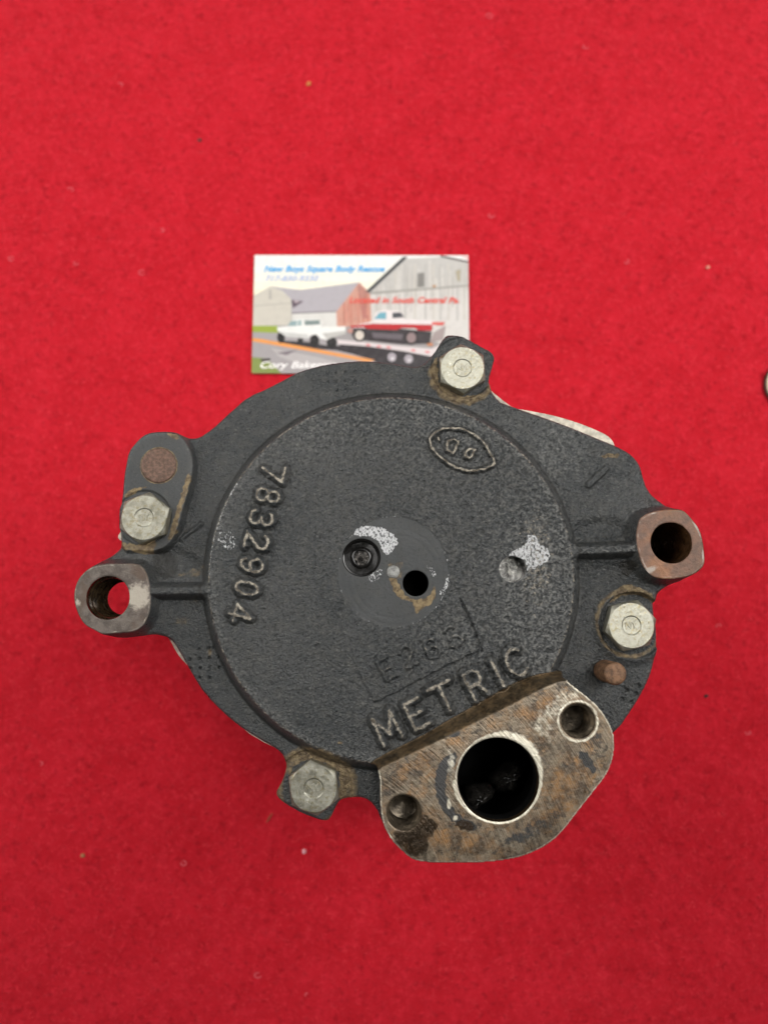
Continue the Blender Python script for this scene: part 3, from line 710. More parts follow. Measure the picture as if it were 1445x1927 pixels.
# ---- cut the relief into meshes
dzy, dzx = np.gradient(Z, H)
NRM = np.stack([-dzx, -dzy, np.ones_like(Z)], -1); NRM /= np.linalg.norm(NRM, axis=-1, keepdims=True)
MASKS = dict(m_grain=m_grain, m_sheen=m_sheen, m_tan=m_tan, m_white=m_white, m_worn=m_worn, m_smooth=m_smooth, m_oil=m_oil, m_bright=m_bright, m_rust=m_rust, m_black=m_black, m_slope=m_slope, m_edge=m_edge)
def cut(name, D, mat, parent, keys):
    js, is_ = np.where(D < 0)
    j0, j1 = max(js.min() - 1, 0), min(js.max() + 2, D.shape[0]); i0, i1 = max(is_.min() - 1, 0), min(is_.max() + 2, D.shape[1])
    s = (slice(j0, j1), slice(i0, i1)); d = D[s]
    ch = np.concatenate([np.stack([GX[s], GY[s], Z[s]], -1), NRM[s], np.stack([MASKS[k][s] for k in keys], -1)], -1)
    ny, nx = d.shape
    ins = d < 0
    idx = -np.ones(d.shape, int); idx[ins] = np.arange(ins.sum())
    rows = [ch[ins]]; nv = int(ins.sum())
    cnt = ins[:-1, :-1].astype(int) + ins[:-1, 1:] + ins[1:, 1:] + ins[1:, :-1]
    full = cnt == 4
    Q = np.stack([idx[:-1, :-1][full], idx[:-1, 1:][full], idx[1:, 1:][full], idx[1:, :-1][full]], -1)
    tris = []; extra = []; cache = {}
    for j, i in zip(*np.where((cnt > 0) & (cnt < 4))):
        cs = ((j, i), (j, i + 1), (j + 1, i + 1), (j + 1, i)); p = []
        for k in range(4):
            a, b = cs[k], cs[(k + 1) % 4]
            if ins[a]: p.append(idx[a])
            if ins[a] != ins[b]:
                key = (a, b) if a < b else (b, a)
                v = cache.get(key)
                if v is None:
                    A, B = key; tt = d[A] / (d[A] - d[B]); tt = min(max(tt, 0.002), 0.998)
                    extra.append(ch[A] * (1 - tt) + ch[B] * tt); v = nv; nv += 1; cache[key] = v
                p.append(v)
        if len(p) >= 3: tris.append(p)
    if extra: rows.append(np.array(extra))
    A = np.concatenate(rows)
    return np_mesh(name, A[:, :3], Q, tris, mat, parent, {k: A[:, 6 + n] for n, k in enumerate(keys)}, A[:, 3:6])
PK = ("m_tan", "m_white", "m_worn", "m_smooth", "m_oil", "m_grain", "m_sheen")

base = U(736, 1083, 0)
PUMP = empty("air_pump", (disc_c[0] * MM, disc_c[1] * MM, 0))
tag(PUMP, "dark grey cast iron air pump with four hex bolts lying on the red cloth", "air pump")

D_letters = np.full(GX.shape, 9.0)
for nme, D, lb in chars: D_letters = np.minimum(D_letters, D)
Dd = np.maximum(D_all, np.maximum(D_disc, -D_out))
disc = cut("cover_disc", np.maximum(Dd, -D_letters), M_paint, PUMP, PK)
for nme, D, lb in chars:
    cut(nme, np.maximum(D, Dd), M_paint, disc, PK)
Dp = np.maximum.reduce([D_tab - 0.6, D_all, -D_disc, -D_eL])
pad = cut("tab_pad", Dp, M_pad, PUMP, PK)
Ddash = np.maximum(D_dash, D_all)
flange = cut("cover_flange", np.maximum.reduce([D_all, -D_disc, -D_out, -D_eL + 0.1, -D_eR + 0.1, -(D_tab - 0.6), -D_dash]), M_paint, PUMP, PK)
cut("cast_dash", Ddash, M_paint, flange, PK)
earL = cut("mounting_ear", np.maximum(D_eL - 0.1, D_all), M_earL, PUMP, ("m_bright", "m_edge"))
tag(earL, "grey bare left ear with threaded through hole")
earR = cut("mounting_ear", np.maximum(D_eR - 0.1, D_all), M_earR, PUMP, ("m_bright", "m_edge"))
tag(earR, "rust brown right ear with plain deep hole")
outl = cut("outlet_flange", np.maximum(D_out, D_all), M_outlet, PUMP, ("m_bright", "m_rust", "m_black", "m_oil", "m_slope"))

# ---- outer wall of the cover
def contour_wall(name, D, zbot, mat, parent):
    ins = D < 0; segs = {}
    cache = {}; P = []
    cnt = ins[:-1, :-1].astype(int) + ins[:-1, 1:] + ins[1:, 1:] + ins[1:, :-1]
    F = []
    def cross(a, b):
        key = (a, b) if a < b else (b, a)
        if key not in cache:
            A, B = key; tt = D[A] / (D[A] - D[B]); tt = min(max(tt, 0.002), 0.998)
            x = GX[A] * (1 - tt) + GX[B] * tt; y = GY[A] * (1 - tt) + GY[B] * tt; z = Z[A] * (1 - tt) + Z[B] * tt
            cache[key] = len(P); P.append((x, y, z)); P.append((x, y, zbot))
        return cache[key]
    for j, i in zip(*np.where((cnt > 0) & (cnt < 4))):
        cs = ((j, i), (j, i + 1), (j + 1, i + 1), (j + 1, i)); ex = []
        for k in range(4):
            a, b = cs[k], cs[(k + 1) % 4]
            if ins[a] != ins[b]: ex.append((cross(a, b), ins[a]))
        if len(ex) == 2:
            (v0, in0), (v1, _) = ex
            if not in0: v0, v1 = v1, v0
            F.append((v0, v0 + 1, v1 + 1, v1))
    return mesh_obj(name, P, F, mat, parent, True, True, 50)
n_ = NT("rough_iron_edge")
M_edge = n_.P(base=n_.mix(n_.ramp(n_.noise(300, 4), 0.35, 0.7), (0.035, 0.034, 0.032), (0.085, 0.075, 0.06)), rough=0.6, normal=n_.bump(n_.noise(900, 3), 0.6, 0.0004))
contour_wall("cover_edge", D_outer, 80.0, M_edge, PUMP)

# ---- aluminium housing under the cover
hous_px = [(420, 800), (500, 745), (560, 722), (640, 705), (740, 706), (850, 700), (905, 722), (960, 764), (990, 772), (1040, 782), (1090, 797), (1135, 816), (1152, 830), (1160, 850), (1190, 905), (1215, 938), (1238, 947), (1252, 956), (1235, 968), (1192, 985), (1178, 1030), (1185, 1080), (1212, 1110), (1205, 1240), (1140, 1335), (1050, 1325), (930, 1365), (830, 1400), (730, 1440), (680, 1475), (600, 1505), (560, 1480), (545, 1425), (470, 1381), (406, 1318), (362, 1262), (338, 1235), (323, 1209), (312, 1185), (316, 1120), (300, 1060), (262, 1030), (226, 1016), (228, 1000), (262, 960), (255, 880), (275, 826), (330, 826), (380, 842)]
hp = catmull(UP(hous_px, 79.9), 3)
hcx, hcy = disc_c
def loft(name, rings, mat, parent, sharp=40):
    V = []; F = []; n = len(rings[0])
    for r in rings: V += r
    for j in range(len(rings) - 1):
        for i in range(n):
            k = (i + 1) % n
            F.append((j * n + i, (j + 1) * n + i, (j + 1) * n + k, j * n + k))
    F.append(tuple(range((len(rings) - 1) * n, len(rings) * n))[::-1])
    return mesh_obj(name, V, F, mat, parent, True, True, sharp)
def shrink(P, k): return [(hcx + (x - hcx) * k, hcy + (y - hcy) * k) for x, y in P]
def ring_at(P, z): return [(x, y, z) for x, y in P]
cyl = []
for x, y in hp:
    a = math.atan2(y - hcy, x - hcx); r = min(math.hypot(x - hcx, y - hcy) * 0.96, 58.0)
    cyl.append((hcx + r * math.cos(a), hcy + r * math.sin(a)))
loft("housing", [ring_at(shrink(hp, 0.93), 79.5), ring_at(hp, 79.9), ring_at(hp, 72), ring_at(shrink(hp, 0.985), 71), ring_at(cyl, 68), ring_at(shrink(cyl, 0.97), 22), ring_at(shrink(cyl, 0.90), 16), ring_at(shrink(cyl, 0.55), 14), ring_at(shrink(cyl, 0.45), 0.0)], M_alu, PUMP)

# ---- bores
def thread_profile(r0, r1, zt, zb, pitch, depth):
    p = [(r0 + 0.05, zt), (r0 + 0.05, zt - 0.3), (r1 + depth, zt - 1.0)]
    z = zt - 1.0
    while z > zb:
        p += [(r1, z - pitch * 0.5), (r1 + depth, z - pitch)]
        z -= pitch
    return p
(c, r, z) = hc[0]
prof = [(r + .04, ZL - .15), (r + .04, ZL - 2.0)] + [(r + .1, ZL - 2.4), (r - .35, ZL - 2.9)]
zz = ZL - 2.9; rr = r - 0.1
while zz > 79.5:
    rr = max(rr - 0.075, 4.75)
    prof += [(rr - .35, zz - .6), (rr + .25, zz - 1.2)]; zz -= 1.25
prof += [(4.75, 79.4), (r + 1.5, 79.4)]
lathe("threaded_bore", prof, c, M_oilbore, earL, 64, 18, cap=False)
(c, r, z) = hc[1]
lathe("plain_bore", [(r + .04, ZR - .15), (r + .1, ZR - 12), (r + .05, 30)], c, M_boreR, earR, 56, 40)
lathe("ear_sleeve", [(r + 3.0, 80.2), (r + 3.0, 29), (r + .06, 29)], c, M_alu, earR, 48, 40, cap=False)
(c, r, z) = hc[2]
rb = np.random.RandomState(4)
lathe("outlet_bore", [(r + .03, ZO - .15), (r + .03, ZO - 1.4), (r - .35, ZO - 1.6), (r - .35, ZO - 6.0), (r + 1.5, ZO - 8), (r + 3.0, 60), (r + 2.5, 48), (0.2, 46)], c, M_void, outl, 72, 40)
lathe("bore_lip", [(r + .02, ZO - .14), (r - .12, ZO - .9), (r - .3, ZO - 1.7), (r - .3, ZO - 2.4)], c, M_oilbore, outl, 72, 40, cap=False)
lathe("outlet_body", [(r + 4.5, 80.3), (r + 4.5, 60), (r + 3.5, 45), (1, 44)], c, M_edge, outl, 56, 40)
# wet lumps of the passage wall seen down the bore
def lump(cu, cv, zc, sx, sy, sz, rot, seed):
    cc = U(cu, cv, zc); V = []; F = []; nu, nv_ = 20, 12
    ca, sa = math.cos(rot), math.sin(rot)
    for j in range(nv_ + 1):
        ph = (math.pi / 2) * (1 - j / nv_)
        for i in range(nu):
            th = 2 * math.pi * i / nu
            k = 1 + 0.13 * math.sin(3 * th + seed) * math.cos(ph) + 0.08 * math.sin(5 * th + 2 * seed + 3 * ph) + 0.05 * math.sin(9 * th + 7 * ph + seed)
            x = math.cos(th) * math.cos(ph) * sx * k; y = math.sin(th) * math.cos(ph) * sy * k
            V.append((cc[0] + x * ca - y * sa, cc[1] + x * sa + y * ca, zc + math.sin(ph) * sz * k))
    for j in range(nv_):
        for i in range(nu):
            F.append((j * nu + i, (j + 1) * nu + i, (j + 1) * nu + (i + 1) % nu, j * nu + (i + 1) % nu))
    return mesh_obj("wet_lump", V, F, M_black, outl, True, True, None)
lump(953, 1457, 70, 6.0, 3.6, 8, 0.75, 1.0)
lump(897, 1495, 73, 5.0, 3.2, 7, 0.5, 2.3)
for k in (3, 4):
    (c, r, z) = hc[k]
    lathe("threaded_hole", thread_profile(r, r - 0.75, ZO - .12, ZO - 11, 1.8, 0.7) + [(r - .5, ZO - 10.5), (0.3, ZO - 12)], c, M_thread, outl, 56, 18)
(c, r, z) = hc[5]
ZS = ZD - 0.22
plug = lathe("plug", [(r + .04, ZS - .1), (r + .04, ZS - .55), (r - .25, ZS - .25), (r - .5, ZS - .30), (r - .75, ZS - .8), (r - .8, ZS - 1.7), (r - 2.2, ZS - 1.7), (r - 2.45, ZS - 1.2), (r - 2.9, ZS - 1.0), (2.25, ZS - 1.0), (2.1, ZS - 1.1), (2.05, ZS - 2.6)], c, M_rubber, disc, 64, 40)
def rough_disc(name, c, r, z, amp, mat, parent, seed, tilt=(0, 0)):
    rr_ = np.random.RandomState(seed); prof = [(r * k / 7, z) for k in range(7, 0, -1)]
    nz = rr_.randn(7, 40) * amp
    return lathe(name, prof, c, mat, parent, 40, 25, jitter=lambda j, a, rd, zz: (rd, zz + nz[j, int(a / 6.2832 * 40 + .5) % 40] + tilt[0] * rd * math.cos(a) + tilt[1] * rd * math.sin(a)))
M_core = simple("dark_worn_steel", (0.16, 0.15, 0.14), 0.3, 0.6, 0.8, 900, 0.0005)
rough_disc("plug_core", c, 2.04, ZS - 1.9, 0.22, M_core, disc, 3)
(c, r, z) = hc[6]
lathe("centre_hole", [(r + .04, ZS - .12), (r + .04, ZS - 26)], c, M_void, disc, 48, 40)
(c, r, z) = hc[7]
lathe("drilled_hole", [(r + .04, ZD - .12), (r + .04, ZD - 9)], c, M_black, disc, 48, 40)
M_floor = simple("chipped_bright_metal", (0.62, 0.61, 0.58), 0.4, 0.2, 0.55, 500, 0.0008)
rough_disc("hole_bottom", c, r + .02, ZD - 5.4, 0.28, M_floor, disc, 9, (-0.12, -0.02))
c = U(740, 1076, ZD); M_stud = simple("grey_stud", (0.19, 0.19, 0.18), 0.4, 0.4, 0.4, 900, 0.0004)
lathe("stud", [(1.85, ZS - .4), (1.85, ZS - .02), (1.7, ZS + .18), (1.2, ZS + .28), (0.5, ZS + .30)], c, M_stud, disc, 32, 30)
# rivet in the tab pad, dowel pin on the flange
c = U(299.4, 876, ZT); r = R(299.4, 876, 33.3, ZT)
lathe("rivet", [(r, ZT - 1), (r, ZT + .04), (r - .18, ZT + .22), (r - .6, ZT + .26), (r * .5, ZT + .25), (.3, ZT + .23)], c, M_rivet, pad, 56, 50)
c = U(1157.8, 1268, 96); r = R(1157.8, 1268, 21.5, 96)
lathe("dowel_pin", [(r, 84), (r, 95.3), (r - .2, 95.8), (r - .6, 96.0), (r * .5, 96.0), (.2, 96.0)], c, M_rust, PUMP, 48, 50)

# ---- hex bolts
def bolt_mesh(name, mat):
    AF = 12.8; hz = 3.6; rc = AF / 2 - 0.25; seg = 72
    rings = []
    def hexr(a): return (AF / 2) / math.cos(((a + math.pi / 6) % (math.pi / 3)) - math.pi / 6)
    A = [2 * math.pi * i / seg for i in range(seg)]
    def ring(f): rings.append([(f(a)[0] * math.cos(a), f(a)[0] * math.sin(a), f(a)[1]) for a in A])
    # vertices of the hexagon at angle 0, 60, ...
    hx = lambda a: hexr(a + math.pi / 6)
    ring(lambda a: (hx(a) - .15, -0.6)); ring(lambda a: (hx(a), -0.3))
    ring(lambda a: (hx(a), hz - 0.12 - max(hx(a) - rc, 0) * 0.62)); ring(lambda a: (hx(a) - .12, hz - 0.06 - max(hx(a) - .12 - rc, 0) * 0.60))
    ring(lambda a: (rc, hz)); ring(lambda a: (rc - .3, hz)); ring(lambda a: (4.2, hz + .02)); ring(lambda a: (2.75, hz)); ring(lambda a: (2.45, hz - .22)); ring(lambda a: (1.2, hz - .25))
    V = [p for r_ in rings for p in r_]; F = []
    for j in range(len(rings) - 1):
        for i in range(seg):
            k = (i + 1) % seg
            F.append((j * seg + i, j * seg + k, (j + 1) * seg + k, (j + 1) * seg + i))
    V.append((0, 0, hz - .25)); b = (len(rings) - 1) * seg
    for i in range(seg): F.append((b + i, b + (i + 1) % seg, len(V) - 1))
    me = bpy.data.meshes.new(name); me.from_pydata([(x * MM, y * MM, z_ * MM) for x, y, z_ in V], [], F)
    me.polygons.foreach_set("use_smooth", [True] * len(me.polygons)); me.set_sharp_from_angle(angle=math.radians(24)); me.materials.append(mat)
    # maker's mark in the middle: two raised strokes like N and Y
    V = []; F = []
    strokes = [[(-1.5, -.9), (-1.3, 1.0), (-.2, -.8), (0.0, 1.1)], [(.35, 1.0), (.8, .1), (1.5, .9)], [(.8, .1), (.7, -1.0)]]
    for L in strokes:
        for (x0, y0), (x1, y1) in zip(L[:-1], L[1:]):
            dx, dy = x1 - x0, y1 - y0; l = math.hypot(dx, dy); px_, py_ = -dy / l * .17, dx / l * .17; b = len(V)
            zt_ = hz - .13
            V += [(x0 + px_ * 1.6, y0 + py_ * 1.6, hz - .26), (x0 - px_ * 1.6, y0 - py_ * 1.6, hz - .26), (x1 - px_ * 1.6, y1 - py_ * 1.6, hz - .26), (x1 + px_ * 1.6, y1 + py_ * 1.6, hz - .26),
                  (x0 + px_, y0 + py_, zt_), (x0 - px_, y0 - py_, zt_), (x1 - px_, y1 - py_, zt_ - .03), (x1 + px_, y1 + py_, zt_ - .03)]
            F += [(b + 4, b + 5, b + 6, b + 7), (b, b + 1, b + 5, b + 4), (b + 1, b + 2, b + 6, b + 5), (b + 2, b + 3, b + 7, b + 6), (b + 3, b, b + 4, b + 7)]
    mk_ = bpy.data.meshes.new("head_mark"); mk_.from_pydata([(x * MM, y * MM, z_ * MM) for x, y, z_ in V], [], F); mk_.materials.append(mat)
    return me, mk_
bm1 = bolt_mesh("hex_bolt", M_zinc); bm2 = bolt_mesh("hex_bolt", M_zinc2)
lab = ["yellowed hex bolt beside the rivet on the tab pad", "yellowed hex bolt on the lug overlapping the card", "yellowed hex bolt beside the dowel pin", "greyer hex bolt with an orange rust stain"]
proto = None
for (u, v, ang, kind, zb), lb in zip(bolts, lab):
    c = U(u, v, zb + 3.6)
    me, mk_ = bm2 if kind else bm1
    o = bpy.data.objects.new("hex_bolt", me); link(o, PUMP)
    o.location = (c[0] * MM - PUMP.location.x, c[1] * MM - PUMP.location.y, (zb - 0.1) * MM)
    o.rotation_euler = (0, 0, math.radians(ang))
    o["label"] = lb
    m = bpy.data.objects.new("head_mark", mk_); link(m, o); m.rotation_euler = (0, 0, math.radians(-ang + {0: 10, 1: 20}.get(kind, 0)))

# ------------------------------------------------------------------ business card
def srgb(c): return tuple(((x / 255) / 12.92 if x / 255 <= 0.04045 else ((x / 255 + 0.055) / 1.055) ** 2.4) for x in c)
n_ = NT("white_card_stock"); M_card = n_.P(base=(0.80, 0.79, 0.76), rough=0.5)
n_ = NT("colour_print")
M_print = n_.P(base=n_.mix(n_.ramp(n_.noise(420, 5, 0.7), 0.45, 0.72, 0.0, 0.32), n_.attr("print", "Color"), n_.mix(0.45, n_.attr("print", "Color"), (0.22, 0.20, 0.20))), rough=0.45, spec=0.4)
CZ = 0.45
TL, TR, BR, BL = (np.array(U(*z1([p])[0], CZ)) for p in ((58, 60), (1263, 62), (1283, 737), (50, 737)))
# keep the card a true rectangle, 88.9 x 50.8 mm
ux = (TR - TL) / np.linalg.norm(TR - TL); uy = np.array([ux[1], -ux[0]])
TR = TL + ux * 88.9; BL = TL + uy * 50.8; BR = TR + uy * 50.8
cc = (TL + BR) / 2
CARD = empty("business_card", (cc[0] * MM, cc[1] * MM, 0))
tag(CARD, "business card printed with barns, a white pickup and a red pickup on a trailer", "business card")
V = [(p[0], p[1], z_) for z_ in (CZ - .4, CZ) for p in (TL, BL, BR, TR)]
mesh_obj("card_stock", V, [(0, 3, 2, 1), (4, 5, 6, 7), (0, 1, 5, 4), (1, 2, 6, 5), (2, 3, 7, 6), (3, 0, 4, 7)], M_card, CARD, smooth=False)
PR = dict(v=[], f=[], c=[])
lvl = [0]
def cp(p):  # photo-zoom coordinates to the card plane, kept on the card
    q = np.array(U(*z1([p])[0], CZ)) - TL
    a = min(max(q @ ux, 0.0), 88.9); b = min(max(q @ uy, 0.0), 50.8)
    r_ = TL + ux * a + uy * b
    return r_
def pp(pts, col):
    lvl[0] += 1; z_ = CZ + 0.01 + lvl[0] * 0.0015; b = len(PR['v'])
    for p in pts:
        q = cp(p); PR['v'].append((q[0], q[1], z_))
    PR['f'].append(tuple(range(b, b + len(pts)))); PR['c'].append(srgb(col))
def pe(x, y, rx, ry, col, n=18): pp([(x + rx * math.cos(6.2832 * i / n), y + ry * math.sin(6.2832 * i / n)) for i in range(n)], col)
# sky in bands
sky = [(243, 242, 240), (246, 245, 239), (248, 246, 235), (249, 246, 229), (248, 244, 222)]
ys = [40, 110, 160, 210, 255, 310]
for k in range(5): pp([(40, ys[k]), (1300, ys[k]), (1300, ys[k + 1] + (2 if k < 4 else 0)), (40, ys[k + 1] + (2 if k < 4 else 0))], sky[k])
pp([(40, 300), (1300, 300), (1300, 780), (40, 780)], (176, 172, 172))
pp([(40, 285), (65, 285), (145, 238), (200, 245), (265, 310), (268, 458), (40, 462)], (214, 210, 200))
pp([(140, 255), (152, 255), (154, 310), (140, 310)], (190, 186, 180)); pp([(60, 345), (265, 330), (265, 336), (60, 351)], (196, 192, 184))
pp([(145, 238), (320, 258), (650, 215), (665, 225), (520, 380), (270, 392), (268, 350), (268, 312), (215, 262)], (192, 188, 193))
pp([(265, 312), (335, 322), (275, 362)], (118, 104, 116)); pp([(278, 316), (318, 323), (290, 332)], (205, 190, 195))
pp([(270, 392), (520, 382), (525, 475), (270, 475)], (226, 225, 221)); pp([(268, 386), (520, 377), (520, 384), (268, 394)], (150, 145, 148))
pp([(650, 215), (712, 275), (724, 445), (525, 475), (520, 382)], (216, 172, 156))
for x in (560, 600, 640, 668, 695): pp([(x, 330), (x + 9, 330), (x + 10, 455), (x + 1, 455)], (206, 140, 125))
pp([(638, 240), (650, 225), (700, 275), (706, 300), (648, 290)], (196, 150, 140))
pp([(645, 290), (690, 300), (700, 420), (668, 420)], (198, 140, 130))
pp([(700, 265), (905, 80), (1120, 68), (1300, 108), (1300, 560), (1110, 560), (722, 460), (712, 275)], (221, 218, 214))
pp([(705, 272), (905, 84), (1120, 74), (1300, 110), (1300, 232), (980, 255)], (206, 204, 200))
for i, x in enumerate((760, 800, 850, 905, 960, 1020, 1065, 1105, 1150, 1200, 1240)):
    g = (198, 196, 192) if i % 2 else (212, 208, 200)
    pp([(x, 110 + max(0, (900 - x)) * 0.85), (x + 9, 110 + max(0, (900 - x)) * 0.85), (x + 10, 430), (x, 430)], g)
rsd = np.random.RandomState(5)
for k in range(70):     # weathered boards of the big barn
    x = 735 + rsd.uniform(0, 540); y0 = max(84 + max(0, (905 - x)) * 0.92, 90) + rsd.uniform(0, 120); y1 = min(y0 + rsd.uniform(60, 240), 545 if x > 1080 else 440); w_ = rsd.uniform(3, 8); g = rsd.uniform(-16, 14)
    if y1 > y0 + 20: pp([(x, y0), (x + w_, y0), (x + w_, y1), (x, y1)], (212 + g, 209 + g, 204 + g))
for k in range(26):     # boards of the red barn
    x = 532 + rsd.uniform(0, 180); y0 = max(390 - (x - 520) * 1.15, 222 + (x - 650) * 1.0) + rsd.uniform(10, 60); y1 = min(y0 + rsd.uniform(40, 140), 440); g = rsd.uniform(-22, 18)
    if y1 > y0 + 12: pp([(x, y0), (x + 5, y0), (x + 5, y1), (x, y1)], (214 + g, 158 + g, 142 + g))
for k in range(22):     # patches of the road
    x = rsd.uniform(70, 420); y = rsd.uniform(585, 720); g = rsd.uniform(-22, 22); w_ = rsd.uniform(20, 70)
    pp([(x, y), (x + w_, y + 6), (x + w_ * .8, y + 14), (x - 8, y + 7)], (180 + g, 175 + g, 177 + g))
pp([(980, 165), (1018, 160), (1018, 240), (980, 245)], (152, 150, 146)); pp([(1195, 150), (1225, 140), (1220, 215), (1205, 205)], (188, 180, 160))
pp([(1065, 232), (1085, 230), (1080, 245), (1066, 246)], (200, 160, 120)); pp([(705, 272), (980, 252), (1300, 230), (1300, 238), (980, 262), (712, 284)], (180, 178, 172))
pp([(686, 268), (898, 72), (925, 72), (708, 274)], (84, 86, 88)); pp([(1110, 62), (1300, 96), (1300, 106), (1110, 72)], (120, 115, 112)); pp([(1255, 55), (1300, 55), (1300, 92), (1230, 72)], (235, 215, 212))
pp([(40, 462), (190, 462), (192, 502), (40, 498)], (168, 184, 84))
pp([(40, 498), (192, 502), (560, 545), (760, 660), (560, 780), (40, 780)], (180, 176, 177))
pp([(150, 588), (420, 640), (600, 690), (360, 690), (200, 640)], (196, 192, 192)); pp([(180, 615), (300, 600), (240, 628)], (140, 132, 138))
pp([(200, 545), (370, 555), (470, 575), (600, 575), (690, 640), (520, 600), (330, 590), (230, 570)], (64, 58, 62))
pp([(530, 558), (700, 575), (1080, 610), (1110, 650), (1050, 740), (860, 740), (720, 655), (560, 605)], (58, 50, 56))
pp([(40, 530), (120, 540), (420, 595), (740, 655), (700, 668), (400, 612), (40, 550)], (236, 172, 104))
pp([(525, 540), (640, 550), (900, 578), (1060, 592), (1120, 560), (1128, 575), (1080, 640), (900, 606), (700, 578), (530, 566)], (226, 218, 218))
for x, y in ((690, 564), (750, 572), (805, 578), (945, 594), (1025, 603)): pp([(x, y), (x + 22, y + 3), (x + 22, y + 14), (x, y + 11)], (228, 140, 142))
for x, y, rx, ry in ((208, 528, 22, 32), (318, 545, 16, 18), (398, 548, 26, 36), (495, 558, 30, 32)): pe(x, y, rx, ry, (38, 34, 36))
pp([(186, 470), (250, 464), (272, 430), (330, 424), (430, 430), (436, 468), (572, 466), (574, 508), (500, 528), (470, 542), (432, 535), (405, 510), (372, 520), (360, 536), (235, 524), (222, 500), (190, 494)], (240, 241, 238))
pp([(245, 464), (262, 436), (298, 432), (296, 464)], (164, 184, 186)); pp([(300, 462), (302, 432), (325, 430), (324, 462)], (176, 194, 194)); pp([(340, 432), (428, 430), (428, 455), (342, 460)], (148, 162, 160))
pp([(192, 494), (360, 512), (360, 536), (235, 524)], (214, 215, 212)); pp([(440, 505), (572, 490), (574, 508), (500, 528), (470, 542)], (205, 204, 200))
pp([(610, 475), (690, 470), (860, 476), (1060, 495), (1050, 562), (900, 566), (690, 545), (610, 520)], (66, 56, 60)); pp([(720, 500), (900, 510), (890, 540), (730, 530)], (120, 112, 118))
pp([(606, 462), (700, 444), (730, 432), (745, 384), (800, 372), (890, 380), (906, 424), (1075, 432), (1090, 452), (1075, 470), (610, 476)], (236, 229, 228))
pp([(596, 462), (730, 450), (1065, 456), (1062, 490), (985, 488), (965, 474), (890, 474), (860, 486), (700, 480), (676, 470), (606, 474)], (196, 34, 46))
pp([(1060, 440), (1135, 440), (1125, 460), (1062, 458)], (224, 120, 112)); pp([(1070, 500), (1140, 460), (1125, 540), (1050, 560)], (178, 166, 164)); pe(1050, 568, 18, 9, (210, 150, 110)); pe(600, 490, 16, 14, (205, 160, 150))
pp([(735, 424), (762, 388), (803, 384), (803, 425)], (134, 184, 198)); pp([(838, 388), (886, 386), (904, 414), (838, 420)], (96, 98, 104))
for x, y, r_, c1 in ((652, 516, 36, (224, 216, 206)), (945, 530, 40, (160, 142, 142))): pe(x, y, r_, r_, (40, 34, 36)); pe(x, y, r_ * .68, r_ * .74, c1)
for x, y in ((835, 640), (930, 650)): pe(x, y, 36, 34, (48, 42, 46)); pe(x, y, 25, 26, (182, 176, 182)); pe(x + 3, y + 8, 9, 9, (225, 222, 225))
pp([(40, 640), (130, 648), (210, 735), (210, 780), (40, 780)], (150, 164, 96)); pp([(90, 650), (150, 645), (145, 662), (100, 668)], (90, 84, 84))
pp([(40, 735 - 6), (200, 735 - 3), (200, 760), (40, 760)], (215, 150, 120))
me = bpy.data.meshes.new("printed_picture")
me.from_pydata([(x * MM, y * MM, z_ * MM) for x, y, z_ in PR['v']], [], PR['f'])
ca = me.color_attributes.new("print", 'FLOAT_COLOR', 'CORNER')
for p_, c_ in zip(me.polygons, PR['c']):
    for li in p_.loop_indices: ca.data[li].color = (*[0.92 * x ** 1.25 for x in c_], 1)
me.materials.append(M_print)
o = bpy.data.objects.new("printed_picture", me); link(o, CARD); place(o, CARD)
def card_text(txt, x0, x1, yb, yt, col, bold=0.02, shear=0.3, name="printed_text", lift=0):
    n = NT("ink"); mt = n.P(base=srgb(col), rough=0.5)
    cu = bpy.data.curves.new("ink_text", 'FONT'); cu.body = txt; cu.shear = shear; cu.offset = bold; cu.resolution_u = 3; cu.space_word = 1.2
    to = bpy.data.objects.new("ink_text", cu); COL.objects.link(to)
    dg = bpy.context.evaluated_depsgraph_get()
    me = bpy.data.meshes.new_from_object(to.evaluated_get(dg))
    bpy.data.objects.remove(to); bpy.data.curves.remove(cu)
    a = np.array([v.co for v in me.vertices]); lo, hi = a.min(0), a.max(0)
    P0 = cp((x0, yb)); P1 = cp((x1, yb)); hgt = np.linalg.norm(cp((x0, yt)) - P0)
    cap = 0.70; w = np.linalg.norm(P1 - P0)
    for v in me.vertices:
        q = P0 + (P1 - P0) / w * ((v.co.x - lo[0]) / (hi[0] - lo[0]) * w) - uy * (v.co.y / cap * hgt)
        v.co = (q[0] * MM, q[1] * MM, (CZ + 0.03 + lvl[0] * 0.0015 + lift) * MM)
    me.materials.clear(); me.materials.append(mt); me.name = name
    o = bpy.data.objects.new(name, me); link(o, CARD); place(o, CARD)
card_text("New Boys Square Body Rescue", 112, 795, 155, 122, (86, 176, 232), 0.03)
card_text("717-830-9330", 118, 420, 208, 178, (172, 190, 226), 0.015)
card_text("Located in South Central Pa.", 592, 1215, 333, 300, (222, 84, 72), 0.03)
card_text("Cory Bakerman", 92, 560, 702, 664, (248, 246, 244), 0.015, 0.3)

